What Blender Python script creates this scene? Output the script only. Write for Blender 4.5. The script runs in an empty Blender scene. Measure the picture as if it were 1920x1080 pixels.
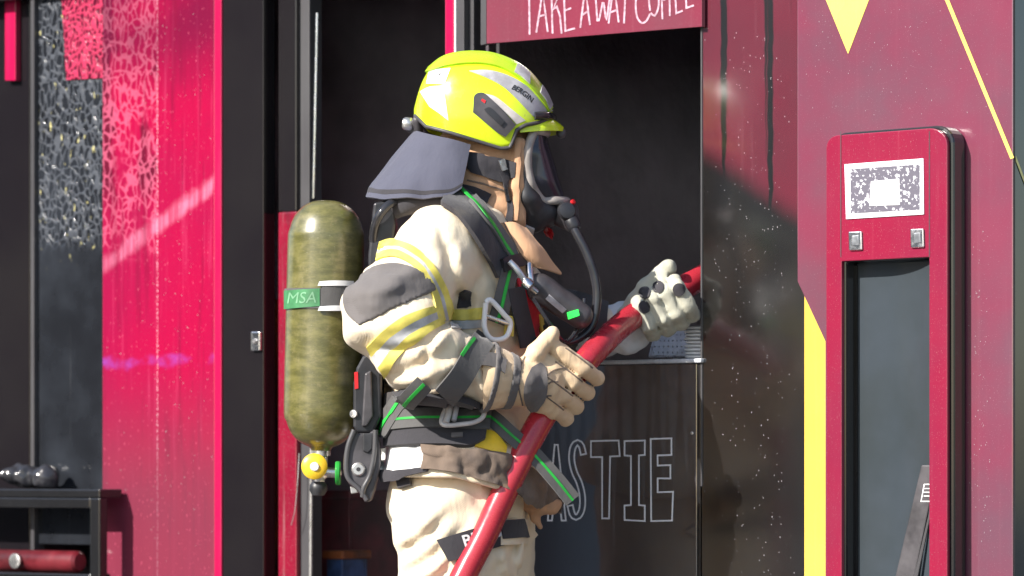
import bpy, bmesh, math, random
import numpy as np
from mathutils import Vector, Matrix

random.seed(7)
RNG = np.random.default_rng(11)
SC = bpy.context.scene
COL = SC.collection

# ------------------------------------------------------------------ camera, sky, sun, exposure
CAM_D, CAM_H, FPX = 9.0, 0.952, 7335.0         # metres from the firefighter, lens height, focal length in photo pixels
cam = bpy.data.cameras.new('camera')
cam.sensor_width = 36.0
cam.lens = 36.0 * FPX / 1920.0
cam.shift_y = (870 - 540) / 1920.0
cam.clip_end = 2000
camo = bpy.data.objects.new('camera', cam)
COL.objects.link(camo)
camo.location = (0, -CAM_D, CAM_H)
camo.rotation_euler = (math.radians(90), 0, 0)
SC.camera = camo
cam.dof.use_dof = True
cam.dof.focus_distance = CAM_D - 0.2
cam.dof.aperture_fstop = 3.4

TO_SUN = Vector((-0.73, -0.56, 0.60)).normalized()
world = bpy.data.worlds.new('World')
SC.world = world
world.use_nodes = True
wn = world.node_tree
bg = wn.nodes['Background']
sky = wn.nodes.new('ShaderNodeTexSky')
sky.sky_type = 'NISHITA'
sky.sun_disc = False
sky.sun_elevation = math.asin(TO_SUN.z)
sky.sun_rotation = math.atan2(TO_SUN.x, TO_SUN.y)
wn.links.new(sky.outputs[0], bg.inputs[0])
bg.inputs[1].default_value = 0.11
sun = bpy.data.lights.new('sun', 'SUN')
sun.energy = 4.6
sun.angle = math.radians(0.5)
sun.color = (1.0, 0.95, 0.88)
suno = bpy.data.objects.new('sun', sun)
COL.objects.link(suno)
suno.rotation_euler = (-TO_SUN).to_track_quat('-Z', 'Y').to_euler()
suno.location = TO_SUN * 20
vs = SC.view_settings
vs.view_transform = 'Standard'
vs.look = 'None'
vs.gamma = 1
vs.exposure = 0.9
vs.use_curve_mapping = False

# ------------------------------------------------------------------ mapping helpers
def W(px, py, Y=0.0):
    t = Y + CAM_D
    return np.array([(px - 960) * t / FPX, Y, CAM_H + (870 - py) * t / FPX])

YAW = math.radians(38)
UC, US = math.cos(YAW), math.sin(YAW)
F0 = W(1315, 870, 0.12); F0[2] = 0.0
def fu(px, n=0.0):                              # distance along the front of the kiosk
    k = (px - 960) / FPX
    return (k * (F0[1] - n * UC + CAM_D) - F0[0] + n * US) / (UC + k * US)
def fz(py, u, n=0.0):
    return CAM_H + (870 - py) * (F0[1] - u * US - n * UC + CAM_D) / FPX
def fp(px, py, n=0.0):                          # local point (u, -n, z)
    u = fu(px, n)
    return (u, -n, fz(py, u, n))

# ------------------------------------------------------------------ object helpers
def tag(o, label=None, cat=None, group=None, kind=None):
    if label: o['label'] = label
    if cat: o['category'] = cat
    if group: o['group'] = group
    if kind: o['kind'] = kind
    return o

def empty(name, loc, label, cat, rz=0.0, group=None):
    o = bpy.data.objects.new(name, None)
    COL.objects.link(o)
    o.location = loc
    o.rotation_euler = (0, 0, rz)
    o.empty_display_size = 0.05
    return tag(o, label, cat, group)

def xf(p):                                       # world matrix from loc/rot chain, no depsgraph needed
    m = Matrix.Translation(p.location) @ p.rotation_euler.to_matrix().to_4x4()
    return xf(p.parent) @ m if p.parent else m

FM = Matrix.Translation(Vector(F0)) @ Matrix.Rotation(-YAW, 4, 'Z')

def link(name, verts, faces, mat, parent=None, frame=None, smooth=True, auto=None):
    """one mesh object; verts are given in world space (frame None) or in the kiosk frame"""
    v = np.asarray(verts, dtype=float).reshape(-1, 3)
    if frame is not None:
        m = np.array(frame)
        v = v @ m[:3, :3].T + m[:3, 3]
    if parent is not None:
        m = np.array(xf(parent).inverted())
        v = v @ m[:3, :3].T + m[:3, 3]
    me = bpy.data.meshes.new(name)
    me.from_pydata(v.tolist(), [], [tuple(int(i) for i in f) for f in faces])
    me.materials.append(mat)
    if smooth:
        me.polygons.foreach_set('use_smooth', [True] * len(me.polygons))
    me.update()
    if auto is not None:
        try: me.set_sharp_from_angle(angle=math.radians(auto))
        except Exception: pass
    o = bpy.data.objects.new(name, me)
    COL.objects.link(o)
    if parent is not None: o.parent = parent
    return o

def bevel(o, w=0.002, seg=2):
    b = o.modifiers.new('bevel', 'BEVEL')
    b.width = w; b.segments = seg; b.limit_method = 'ANGLE'; b.angle_limit = math.radians(35)
    return o

def recalc(o):
    bm = bmesh.new(); bm.from_mesh(o.data)
    bmesh.ops.recalc_face_normals(bm, faces=bm.faces)
    bm.to_mesh(o.data); bm.free()
    return o

def box_vf(lo, hi):
    x0, y0, z0 = lo; x1, y1, z1 = hi
    v = [(x0,y0,z0),(x1,y0,z0),(x1,y1,z0),(x0,y1,z0),(x0,y0,z1),(x1,y0,z1),(x1,y1,z1),(x0,y1,z1)]
    f = [(0,3,2,1),(4,5,6,7),(0,1,5,4),(1,2,6,5),(2,3,7,6),(3,0,4,7)]
    return v, f

def prism(name, pts, n_front, depth, mat, parent, bev=0.0015):
    """polygon of photo pixels on the plane n_front of the kiosk, pushed inwards by depth"""
    P = [fp(x, y, n_front) for x, y in pts]
    return prism_uz(name, [(p[0], p[2]) for p in P], n_front, depth, mat, parent, bev)

def prism_uz(name, uz, n_front, depth, mat, parent, bev=0.0015):
    k = len(uz)
    v = [(u, -n_front, z) for u, z in uz] + [(u, -n_front + depth, z) for u, z in uz]
    f = [tuple(range(k)), tuple(range(2 * k - 1, k - 1, -1))]
    f += [(i, i + k, (i + 1) % k + k, (i + 1) % k) for i in range(k)]
    o = recalc(link(name, v, f, mat, parent, FM, smooth=False))
    if bev: bevel(o, bev)
    return o

def slab(name, px0, px1, z0, z1, n_front, depth, mat, parent, bev=0.0015):
    u0, u1 = fu(px0, n_front), fu(px1, n_front)
    return prism_uz(name, [(u0, z0), (u1, z0), (u1, z1), (u0, z1)], n_front, depth, mat, parent, bev)

def grid_sheet(P, N, off, th, closed_u=False):
    """P,N arrays (n,m,3): a sheet of thickness th lying off above the surface"""
    n, m = P.shape[:2]
    A = (P + N * off).reshape(-1, 3); B = (P + N * (off - th)).reshape(-1, 3)
    v = np.vstack([A, B]); s = n * m; f = []
    ii = range(n) if closed_u else range(n - 1)
    for i in ii:
        i2 = (i + 1) % n
        for j in range(m - 1):
            a, b, c, d = i*m+j, i2*m+j, i2*m+j+1, i*m+j+1
            f.append((a, b, c, d)); f.append((s+a, s+d, s+c, s+b))
        f.append((i*m, s+i*m, s+i2*m, i2*m)); f.append((i*m+m-1, i2*m+m-1, s+i2*m+m-1, s+i*m+m-1))
    if not closed_u:
        for j in range(m - 1):
            f.append((j, j+1, s+j+1, s+j)); e = (n-1)*m
            f.append((e+j, s+e+j, s+e+j+1, e+j+1))
    return v, f

def resample(pts, n):
    p = np.asarray(pts, float)
    d = np.r_[0, np.cumsum(np.linalg.norm(np.diff(p, axis=0), axis=1))]
    t = np.linspace(0, d[-1], n)
    return np.stack([np.interp(t, d, p[:, k]) for k in range(p.shape[1])], 1)

def smooth_path(pts, n):
    """Catmull-Rom through the points"""
    p = np.asarray(pts, float)
    q = np.vstack([2*p[0]-p[1], p, 2*p[-1]-p[-2]])
    out = []
    for i in range(1, len(q) - 2):
        for t in np.linspace(0, 1, 12, endpoint=False):
            a, b, c, d = q[i-1], q[i], q[i+1], q[i+2]
            out.append(0.5*((2*b) + (c-a)*t + (2*a-5*b+4*c-d)*t*t + (3*b-a-3*c+d)*t**3))
    out.append(p[-1])
    return resample(out, n)

def tube_vf(pts, r, seg=12, cap=True):
    p = np.asarray(pts, float); n = len(p)
    r = np.broadcast_to(np.asarray(r, float), (n,))
    T = np.gradient(p, axis=0); T /= np.linalg.norm(T, axis=1)[:, None] + 1e-12
    up = np.array([0, 0, 1.0]) if abs(T[0][2]) < 0.9 else np.array([0, 1.0, 0])
    X = np.cross(up, T[0]); X /= np.linalg.norm(X)
    v = []
    for i in range(n):
        X = X - T[i] * X.dot(T[i]); X /= np.linalg.norm(X)
        Y = np.cross(T[i], X)
        for k in range(seg):
            a = 2*math.pi*k/seg
            v.append(p[i] + r[i]*(math.cos(a)*X + math.sin(a)*Y))
    f = [(i*seg+k, i*seg+(k+1)%seg, (i+1)*seg+(k+1)%seg, (i+1)*seg+k) for i in range(n-1) for k in range(seg)]
    if cap:
        f.append(tuple(range(seg-1, -1, -1))); f.append(tuple((n-1)*seg+k for k in range(seg)))
    return np.array(v), f

def tube(name, pts, r, mat, parent, seg=12, n=None, frame=None, smooth_it=True):
    p = smooth_path(pts, n) if n else np.asarray(pts, float)
    v, f = tube_vf(p, r, seg)
    return link(name, v, f, mat, parent, frame, auto=50)

def lathe_vf(prof, origin, axis, seg=40):
    """prof: (radius, distance along axis)"""
    o = np.asarray(origin, float); a = np.asarray(axis, float); a /= np.linalg.norm(a)
    up = np.array([0, 1.0, 0]) if abs(a[1]) < 0.9 else np.array([0, 0, 1.0])
    X = np.cross(up, a); X /= np.linalg.norm(X); Y = np.cross(a, X)
    v = []; n = len(prof)
    for r, d in prof:
        for k in range(seg):
            t = 2*math.pi*k/seg
            v.append(o + a*d + max(r, 1e-5)*(math.cos(t)*X + math.sin(t)*Y))
    f = [(i*seg+k, i*seg+(k+1)%seg, (i+1)*seg+(k+1)%seg, (i+1)*seg+k) for i in range(n-1) for k in range(seg)]
    f.append(tuple(range(seg-1, -1, -1))); f.append(tuple((n-1)*seg+k for k in range(seg)))
    return np.array(v), f

def lathe(name, prof, origin, axis, mat, parent, seg=40, auto=40, frame=None):
    v, f = lathe_vf(prof, origin, axis, seg)
    return recalc(link(name, v, f, mat, parent, frame, auto=auto))

def stroke_vf(pts, w, mapfn, closed=False, lift=0.0012):
    """a mitred line of width w drawn in photo pixels and laid through mapfn(px, py, height)"""
    p = np.asarray(pts, float); n = len(p)
    L, R = [], []
    for i in range(n):
        a = p[i-1] if (i > 0 or closed) else None
        b = p[(i+1) % n] if (i < n-1 or closed) else None
        d1 = (p[i]-a)/np.linalg.norm(p[i]-a) if a is not None else None
        d2 = (b-p[i])/np.linalg.norm(b-p[i]) if b is not None else None
        if d1 is None: d1 = d2
        if d2 is None: d2 = d1
        n1 = np.array([-d1[1], d1[0]]); n2 = np.array([-d2[1], d2[0]])
        m = n1 + n2
        m = n1 if np.linalg.norm(m) < 0.3 else m/np.linalg.norm(m)
        m = m*(w/2)/max(0.5, m.dot(n1))
        L.append(p[i]+m); R.append(p[i]-m)
    v = [mapfn(x, y, lift) for x, y in L] + [mapfn(x, y, lift) for x, y in R]
    f = [(i, (i+1) % n, (i+1) % n + n, i+n) for i in range(n if closed else n-1)]
    return v, f

def join(vfs):
    V, F, s = [], [], 0
    for v, f in vfs:
        V.extend([tuple(map(float, q)) for q in v]); F.extend([tuple(i+s for i in g) for g in f]); s += len(v)
    return V, F

def text_vf(body, size, bold=0.0, res=3):
    c = bpy.data.curves.new('lettering', 'FONT')
    c.body = body; c.size = size; c.offset = bold; c.resolution_u = res
    c.align_x = 'CENTER'; c.align_y = 'CENTER'
    o = bpy.data.objects.new('lettering', c)
    me = bpy.data.meshes.new_from_object(o)
    v = np.array([q.co[:] for q in me.vertices]); f = [tuple(p.vertices) for p in me.polygons]
    bpy.data.objects.remove(o); bpy.data.curves.remove(c); bpy.data.meshes.remove(me)
    return v, f

# ------------------------------------------------------------------ signed distance modelling of cloth and gloves
NT = RNG.random((32, 32, 32))
def noise(p):
    q = np.floor(p).astype(int); t = p - q; t = t*t*(3-2*t)
    a = q & 31; b = (q+1) & 31
    def g(i, j, k): return NT[i, j, k]
    x0, y0, z0 = a[:,0], a[:,1], a[:,2]; x1, y1, z1 = b[:,0], b[:,1], b[:,2]
    tx, ty, tz = t[:,0], t[:,1], t[:,2]
    c00 = g(x0,y0,z0)*(1-tx)+g(x1,y0,z0)*tx; c10 = g(x0,y1,z0)*(1-tx)+g(x1,y1,z0)*tx
    c01 = g(x0,y0,z1)*(1-tx)+g(x1,y0,z1)*tx; c11 = g(x0,y1,z1)*(1-tx)+g(x1,y1,z1)*tx
    return ((c00*(1-ty)+c10*ty)*(1-tz)+(c01*(1-ty)+c11*ty)*tz)*2-1

def rc(p, a, b, ra, rb):
    ba = b - a; t = np.clip(((p-a)@ba)/(ba@ba), 0, 1)
    return np.linalg.norm(p-a-t[:,None]*ba, axis=1) - (ra + (rb-ra)*t)
def ell(p, c, r):
    r = np.asarray(r, float); q = p-c
    k0 = np.linalg.norm(q/r, axis=1); k1 = np.linalg.norm(q/(r*r), axis=1)+1e-9
    return k0*(k0-1)/k1
def smin(a, b, k):
    h = np.maximum(k-np.abs(a-b), 0)/k
    return np.minimum(a, b)-h*h*k*0.25

def polygonize(f, lo, hi, h):
    lo = np.asarray(lo, float); hi = np.asarray(hi, float)
    S = 4
    nc = np.ceil((hi-lo)/(h*S)).astype(int)+1
    ax = [lo[k]+h*S*(np.arange(nc[k])+0.5)-h*0.5 for k in range(3)]
    G = np.stack(np.meshgrid(*ax, indexing='ij'), -1).reshape(-1, 3)
    fc = f(G).reshape(nc)
    V = np.repeat(np.repeat(np.repeat(fc, S, 0), S, 1), S, 2)
    m = np.abs(V) < h*S*1.6
    n = V.shape
    I = np.argwhere(m)
    V = V.copy(); V[m] = f(lo + I*h)
    ins = V < 0
    c = [ins[i:n[0]-1+i, j:n[1]-1+j, k:n[2]-1+k] for i in (0,1) for j in (0,1) for k in (0,1)]
    cnt = sum(x.astype(np.int8) for x in c)
    act = (cnt > 0) & (cnt < 8)
    C = np.argwhere(act)
    idx = -np.ones(act.shape, int); idx[act] = np.arange(len(C))
    acc = np.zeros((len(C), 3)); num = np.zeros(len(C))
    off = [(i,j,k) for i in (0,1) for j in (0,1) for k in (0,1)]
    for a in off:
        for d in range(3):
            if a[d]: continue
            b = list(a); b[d] = 1
            va = V[C[:,0]+a[0], C[:,1]+a[1], C[:,2]+a[2]]; vb = V[C[:,0]+b[0], C[:,1]+b[1], C[:,2]+b[2]]
            s = (va < 0) != (vb < 0)
            t = np.where(s, va/(va-vb+1e-20), 0)
            pt = np.tile(np.array(a, float), (len(C), 1)); pt[:, d] += t
            acc[s] += pt[s]; num[s] += 1
    P = lo + (C + acc/num[:, None])*h
    F = []
    for d in range(3):
        e, g = [(1,2),(2,0),(0,1)][d]
        sl0 = [slice(None)]*3; sl1 = [slice(None)]*3
        sl0[d] = slice(0, n[d]-1); sl1[d] = slice(1, n[d])
        A = ins[tuple(sl0)]; B = ins[tuple(sl1)]
        for flip, mm in ((False, A & ~B), (True, ~A & B)):
            E = np.argwhere(mm)
            ok = (E[:,e] > 0) & (E[:,g] > 0) & (E[:,e] < n[e]-1) & (E[:,g] < n[g]-1)
            E = E[ok]
            q = []
            for de, dg in ((1,1),(0,1),(0,0),(1,0)):
                X = E.copy(); X[:, e] -= de; X[:, g] -= dg
                q.append(idx[X[:,0], X[:,1], X[:,2]])
            q = np.stack(q, 1)
            if flip: q = q[:, ::-1]
            F.append(q[(q >= 0).all(1)])
    return P, np.vstack(F)

def sdf_obj(name, f, lo, hi, h, mat, parent):
    v, fa = polygonize(f, lo, hi, h)
    return link(name, v, fa.tolist(), mat, parent)

def grad(f, p, e=0.003):
    g = np.stack([f(p+np.eye(3)[k]*e)-f(p-np.eye(3)[k]*e) for k in range(3)], 1)
    return g/(np.linalg.norm(g, axis=1)[:, None]+1e-9)

def surf_of(f, y0=-0.6, steps=70):
    """photo pixels -> points and normals on the camera side of the shape f"""
    cp = np.array([0, -CAM_D, CAM_H])
    def s(px, py):
        px = np.asarray(px, float).ravel(); py = np.asarray(py, float).ravel()
        d = np.stack([(px-960)/FPX, np.ones_like(px), (870-py)/FPX], 1)
        d /= np.linalg.norm(d, axis=1)[:, None]
        t = (y0+CAM_D)/d[:, 1]
        best = np.full(len(px), 9.0); bt = t.copy()
        for _ in range(steps):
            p = cp+d*t[:, None]; v = f(p)
            m = v < best; best[m] = v[m]; bt[m] = t[m]
            t = np.minimum(t+np.clip(v*0.8, -0.05, 0.05), (0.45+CAM_D)/d[:, 1])
        p = cp+d*bt[:, None]
        return p, grad(f, p)
    return s

def patch(name, A, B, surf, mat, parent, n=24, m=6, off=0.004, th=0.006, curve=True, rumple=0.0):
    """a piece of material between two pixel lines A and B, lying on the surface"""
    a = smooth_path(A, n) if curve and len(A) > 2 else resample(A, n)
    b = smooth_path(B, n) if curve and len(B) > 2 else resample(B, n)
    t = np.linspace(0, 1, m)[None, :, None]
    Q = a[:, None]*(1-t)+b[:, None]*t
    P, N = surf(Q[..., 0], Q[..., 1])
    if rumple: P = P + N*((noise(P*30)+0.5*noise(P*75)+0.8*np.abs(noise(P*np.array([50, 50, 18]))))*rumple*0.7)[:, None]
    v, f = grid_sheet(P.reshape(n, m, 3), N.reshape(n, m, 3), off, th)
    return recalc(link(name, v, f, mat, parent, auto=60))

def strap(name, pts, w, surf, mat, parent, n=40, m=5, off=0.006, th=0.004, shift=0.0):
    c = smooth_path(pts, n) if len(pts) > 2 else resample(pts, n)
    T = np.gradient(c, axis=0); T /= np.linalg.norm(T, axis=1)[:, None]
    Nn = np.stack([-T[:, 1], T[:, 0]], 1)
    c = c + Nn*shift
    return patch(name, c-Nn*w/2, c+Nn*w/2, surf, mat, parent, n=n, m=m, off=off, th=th, curve=False)

def ribbon(name, pts, w, mat, parent, n=40, th=0.003, face=(0, -1, 0.25), twist=0.0, shift=0.0, off=0.0):
    """a strap hanging free in space"""
    c = smooth_path(pts, n)
    T = np.gradient(c, axis=0); T /= np.linalg.norm(T, axis=1)[:, None]
    F = np.tile(np.asarray(face, float), (n, 1))
    F[:, 0] += np.sin(np.linspace(0, 3.0, n))*twist
    S = np.cross(T, F); S /= np.linalg.norm(S, axis=1)[:, None]
    N = np.cross(S, T)
    N *= np.sign((N*np.asarray(face)).sum(1))[:, None]
    w2 = np.linspace(-0.5, 0.5, 4)
    P = c[:, None]+S[:, None]*(w2*w+shift)[None, :, None]
    v, f = grid_sheet(P, np.repeat(N[:, None], 4, 1), off+th/2, th)
    return recalc(link(name, v, f, mat, parent, auto=60))

# ------------------------------------------------------------------ materials
class NT_:
    def __init__(s, name):
        s.m = bpy.data.materials.new(name); s.m.use_nodes = True
        s.t = s.m.node_tree; s.b = s.t.nodes['Principled BSDF']
        s.tc = s.t.nodes.new('ShaderNodeTexCoord')
    def n(s, kind, **kw):
        x = s.t.nodes.new(kind)
        for k, v in kw.items(): setattr(x, k, v)
        return x
    def l(s, a, b): s.t.links.new(a, b)
    def coords(s, scale=(1, 1, 1), src='Object', rot=(0, 0, 0), loc=(0, 0, 0)):
        mp = s.n('ShaderNodeMapping'); mp.inputs['Scale'].default_value = scale
        mp.inputs['Rotation'].default_value = rot; mp.inputs['Location'].default_value = loc
        s.l(s.tc.outputs[src], mp.inputs[0]); return mp.outputs[0]
    def noise(s, scale, detail=4, rough=0.55, vec=None, dist=0.0):
        x = s.n('ShaderNodeTexNoise'); x.inputs['Scale'].default_value = scale
        x.inputs['Detail'].default_value = detail; x.inputs['Roughness'].default_value = rough
        x.inputs['Distortion'].default_value = dist
        s.l(vec if vec is not None else s.coords(), x.inputs['Vector']); return x.outputs[0]
    def ramp(s, src, lo, hi, a=0.0, b=1.0):
        x = s.n('ShaderNodeMapRange'); x.interpolation_type = 'SMOOTHSTEP'
        for k, v in zip((1, 2, 3, 4), (lo, hi, a, b)): x.inputs[k].default_value = v
        s.l(src, x.inputs[0]); return x.outputs[0]
    def math(s, op, a, b=None):
        x = s.n('ShaderNodeMath', operation=op)
        for i, q in enumerate((a, b)):
            if q is None: continue
            if isinstance(q, (int, float)): x.inputs[i].default_value = q
            else: s.l(q, x.inputs[i])
        return x.outputs[0]
    def mix(s, fac, a, b):
        x = s.n('ShaderNodeMix', data_type='RGBA')
        if isinstance(fac, (int, float)): x.inputs[0].default_value = fac
        else: s.l(fac, x.inputs[0])
        for i, q in ((6, a), (7, b)):
            if isinstance(q, tuple): x.inputs[i].default_value = (*q, 1)
            else: s.l(q, x.inputs[i])
        return x.outputs[2]
    def xyz(s, vec=None):
        x = s.n('ShaderNodeSeparateXYZ'); s.l(vec if vec is not None else s.tc.outputs['Object'], x.inputs[0]); return x.outputs
    def bump(s, src, strength=0.3, dist=0.002, prev=None):
        x = s.n('ShaderNodeBump'); x.inputs['Strength'].default_value = strength; x.inputs['Distance'].default_value = dist
        s.l(src, x.inputs['Height'])
        if prev is not None: s.l(prev, x.inputs['Normal'])
        return x.outputs[0]
    def set(s, **kw):
        nm = dict(color='Base Color', rough='Roughness', metal='Metallic', coat='Coat Weight', coat_rough='Coat Roughness',
                  trans='Transmission Weight', alpha='Alpha', normal='Normal', spec='Specular IOR Level', ior='IOR', sheen='Sheen Weight',
                  emit='Emission Color', emit_s='Emission Strength', coat_normal='Coat Normal')
        for k, v in kw.items():
            i = s.b.inputs[nm[k]]
            if isinstance(v, (int, float)): i.default_value = v
            elif isinstance(v, tuple): i.default_value = (*v, 1)
            else: s.l(v, i)
        return s

def plain(name, c, rough=0.5, metal=0.0, var=0.25, scale=18, bump=0.0, bscale=120, bdist=0.001, **kw):
    k = NT_(name)
    f = k.noise(scale, 5)
    c2 = tuple(max(0, x*(1-var*1.4)) for x in c); c3 = tuple(min(1, x*(1+var*0.8)) for x in c)
    k.set(color=k.mix(k.ramp(f, 0.3, 0.7), c2, c3), metal=metal)
    k.set(rough=k.ramp(k.noise(scale*2.3, 4), 0.3, 0.7, max(0.02, rough-0.08), min(1, rough+0.1)))
    if bump: k.set(normal=k.bump(k.noise(bscale, 3), bump, bdist))
    k.set(**kw)
    return k.m

def cloth(name, c, dirt, amount=0.5, weave=900, soot=(0.05, 0.04, 0.035), sootlo=0.60, rough=0.9, thick=0.0008):
    """woven cloth with stains, smudges of soot and small creases"""
    k = NT_(name)
    f1 = k.ramp(k.noise(5, 5, 0.6), 0.42, 0.72, 0, amount)
    f2 = k.ramp(k.noise(11, 6, 0.65, k.coords(loc=(3, 1, 7))), sootlo, sootlo+0.16, 0, 0.75)
    col = k.mix(f2, k.mix(f1, c, dirt), soot)
    w = k.n('ShaderNodeTexWave', wave_type='BANDS', bands_direction='DIAGONAL'); w.inputs['Scale'].default_value = weave/6
    w.inputs['Distortion'].default_value = 1.0
    k.l(k.coords(), w.inputs['Vector'])
    b1 = k.bump(w.outputs[1], 0.25, thick)
    b1 = k.bump(k.noise(30, 4, 0.55, k.coords((1.6, 1.6, 0.45), rot=(0.3, 0.5, 0.2)), 0.6), 0.28, 0.006, b1)
    b2 = k.bump(k.noise(46, 6, 0.6), 0.22, 0.003, b1)
    k.set(color=col, rough=rough, normal=b2, sheen=0.15)
    return k.m

M = {}
M['cream'] = cloth('turnout_cloth', (0.80, 0.68, 0.50), (0.68, 0.52, 0.34), 0.65, soot=(0.20, 0.14, 0.09), sootlo=0.64)
M['tan'] = cloth('hood_cloth', (0.56, 0.32, 0.18), (0.42, 0.22, 0.12), 0.6, sootlo=0.68)
M['charred'] = cloth('charred_cloth', (0.16, 0.115, 0.085), (0.07, 0.055, 0.05), 0.8, soot=(0.28, 0.17, 0.09), sootlo=0.58)
M['elbow'] = cloth('reinforced_cloth', (0.135, 0.122, 0.118), (0.085, 0.078, 0.072), 0.6, sootlo=0.72)
M['soot_sleeve'] = cloth('sooty_cloth', (0.055, 0.05, 0.05), (0.03, 0.03, 0.03), 0.6)  # far sleeve: soot and its shade together in one dark colour
M['curtain'] = cloth('curtain_cloth', (0.074, 0.076, 0.108), (0.052, 0.054, 0.078), 0.6, sootlo=0.72)
M['black_cloth'] = cloth('black_cloth', (0.035, 0.032, 0.038), (0.02, 0.02, 0.022), 0.5, soot=(0.08, 0.07, 0.06))
M['web'] = cloth('grey_webbing', (0.10, 0.097, 0.095), (0.06, 0.058, 0.058), 0.5, weave=2600)
M['glove_tan'] = cloth('tan_glove_cloth', (0.70, 0.52, 0.33), (0.48, 0.32, 0.18), 0.75, soot=(0.16, 0.115, 0.08), sootlo=0.57)
M['glove_wet'] = cloth('wet_glove_cloth', (0.46, 0.45, 0.36), (0.30, 0.29, 0.22), 0.7, soot=(0.12, 0.13, 0.10), sootlo=0.58)
M['cuff_wet'] = cloth('wet_cuff_cloth', (0.66, 0.68, 0.70), (0.36, 0.42, 0.46), 0.8, soot=(0.1, 0.13, 0.16), sootlo=0.60)
M['yellow_band'] = plain('fluorescent_yellow_cloth', (0.78, 0.66, 0.13), 0.65, var=0.2, bump=0.2, bscale=300)
M['silver_band'] = plain('silver_reflective_cloth', (0.50, 0.50, 0.50), 0.45, metal=0.0, var=0.25, bump=0.25, bscale=260)
M['white_band'] = plain('white_reflective_cloth', (0.78, 0.77, 0.74), 0.5, var=0.12, bump=0.25, bscale=260)
M['green_line'] = plain('green_thread', (0.02, 0.42, 0.05), 0.6, var=0.2)
k = NT_('fluorescent_yellow_paint')
d1 = k.ramp(k.noise(17, 7, 0.7), 0.56, 0.78, 0, 0.40); d2 = k.ramp(k.noise(210, 3, 0.6, k.coords((1, 1, 0.25), rot=(0.4, 0.6, 0))), 0.66, 0.72, 0, 0.45)
k.set(color=k.mix(d2, k.mix(d1, (0.66, 0.84, 0.02), (0.42, 0.50, 0.05)), (0.30, 0.32, 0.10)), rough=k.ramp(k.noise(30, 5), 0.3, 0.7, 0.12, 0.30), coat=0.5, coat_rough=0.08)
M['helmet'] = k.m
M['helmet_lime'] = plain('lime_paint', (0.42, 0.66, 0.02), 0.25, var=0.08, coat=0.4, coat_rough=0.1)  # darker lime puts the shading of the helmet top into the crest colour
M['reflex'] = plain('grey_reflective_sheet', (0.42, 0.41, 0.43), 0.35, var=0.2, scale=30)
M['reflex_pale'] = plain('pale_reflective_sheet', (0.60, 0.55, 0.52), 0.35, var=0.15, scale=30)
M['black_plastic'] = plain('black_plastic', (0.022, 0.022, 0.026), 0.38, var=0.3, bump=0.08, bscale=160)
M['grey_plastic'] = plain('dark_grey_plastic', (0.065, 0.06, 0.065), 0.42, var=0.3, bump=0.08, bscale=160)
M['rubber'] = plain('black_rubber', (0.03, 0.03, 0.034), 0.5, var=0.35, bump=0.1, bscale=120)
M['frame_grey'] = plain('grey_mask_frame', (0.36, 0.325, 0.30), 0.4, var=0.25)
M['gloss_tube'] = plain('glossy_black_tube', (0.03, 0.03, 0.035), 0.12, var=0.2)
M['chrome'] = plain('bright_metal', (0.75, 0.75, 0.76), 0.22, metal=1.0, var=0.12, bump=0.05)
M['alu'] = plain('worn_aluminium', (0.66, 0.64, 0.62), 0.3, metal=0.85, var=0.2)
M['red_plastic'] = plain('red_plastic', (0.55, 0.015, 0.02), 0.35, var=0.15)
M['red_web'] = plain('red_webbing', (0.5, 0.015, 0.03), 0.7, var=0.3, bump=0.2, bscale=400)
M['yellow_knob'] = plain('yellow_plastic', (0.80, 0.52, 0.03), 0.35, var=0.15)
M['green_tab'] = plain('faded_green_label', (0.045, 0.20, 0.075), 0.6, var=0.25)
M['green_wheel'] = plain('green_plastic', (0.02, 0.30, 0.04), 0.4, var=0.3)
M['white'] = plain('white_plastic', (0.80, 0.80, 0.80), 0.4, var=0.06)
M['white_print'] = plain('white_print', (0.75, 0.75, 0.74), 0.6, var=0.12)
M['black_print'] = plain('black_print', (0.02, 0.02, 0.02), 0.6, var=0.1)
M['skin'] = plain('skin', (0.48, 0.27, 0.19), 0.5, var=0.12)
M['steel'] = plain('brushed_steel', (0.5, 0.52, 0.55), 0.32, metal=0.9, var=0.25)

k = NT_('red_hose')
st = k.ramp(k.noise(14, 5, 0.6), 0.45, 0.75)
k.set(color=k.mix(st, (0.42, 0.026, 0.042), (0.30, 0.024, 0.038)), rough=k.ramp(k.noise(40, 4), 0.3, 0.7, 0.18, 0.34),
      normal=k.bump(k.noise(300, 2), 0.1, 0.0006), coat=0.3, coat_rough=0.15)
M['hose'] = k.m

# olive composite cylinder: dark mottled lacquer with wound fibre streaks and scuffs
k = NT_('olive_composite')
wv = k.noise(5, 6, 0.7, k.coords((4, 4, 12)))
bl = k.noise(24, 6, 0.7)
c = k.mix(k.ramp(wv, 0.35, 0.7), (0.080, 0.076, 0.018), (0.165, 0.15, 0.045))
c = k.mix(k.ramp(bl, 0.50, 0.75, 0, 0.6), c, (0.24, 0.20, 0.085))
c = k.mix(k.ramp(k.noise(60, 5, 0.7, k.coords((3, 3, 9))), 0.62, 0.72, 0, 0.6), c, (0.40, 0.38, 0.27))
k.set(color=c, rough=k.ramp(bl, 0.3, 0.7, 0.28, 0.45), coat=1.0, coat_rough=0.22, normal=k.bump(wv, 0.12, 0.002))
k.set(coat_normal=k.bump(k.noise(30, 3), 0.12, 0.004))
M['cylinder'] = k.m

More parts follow.
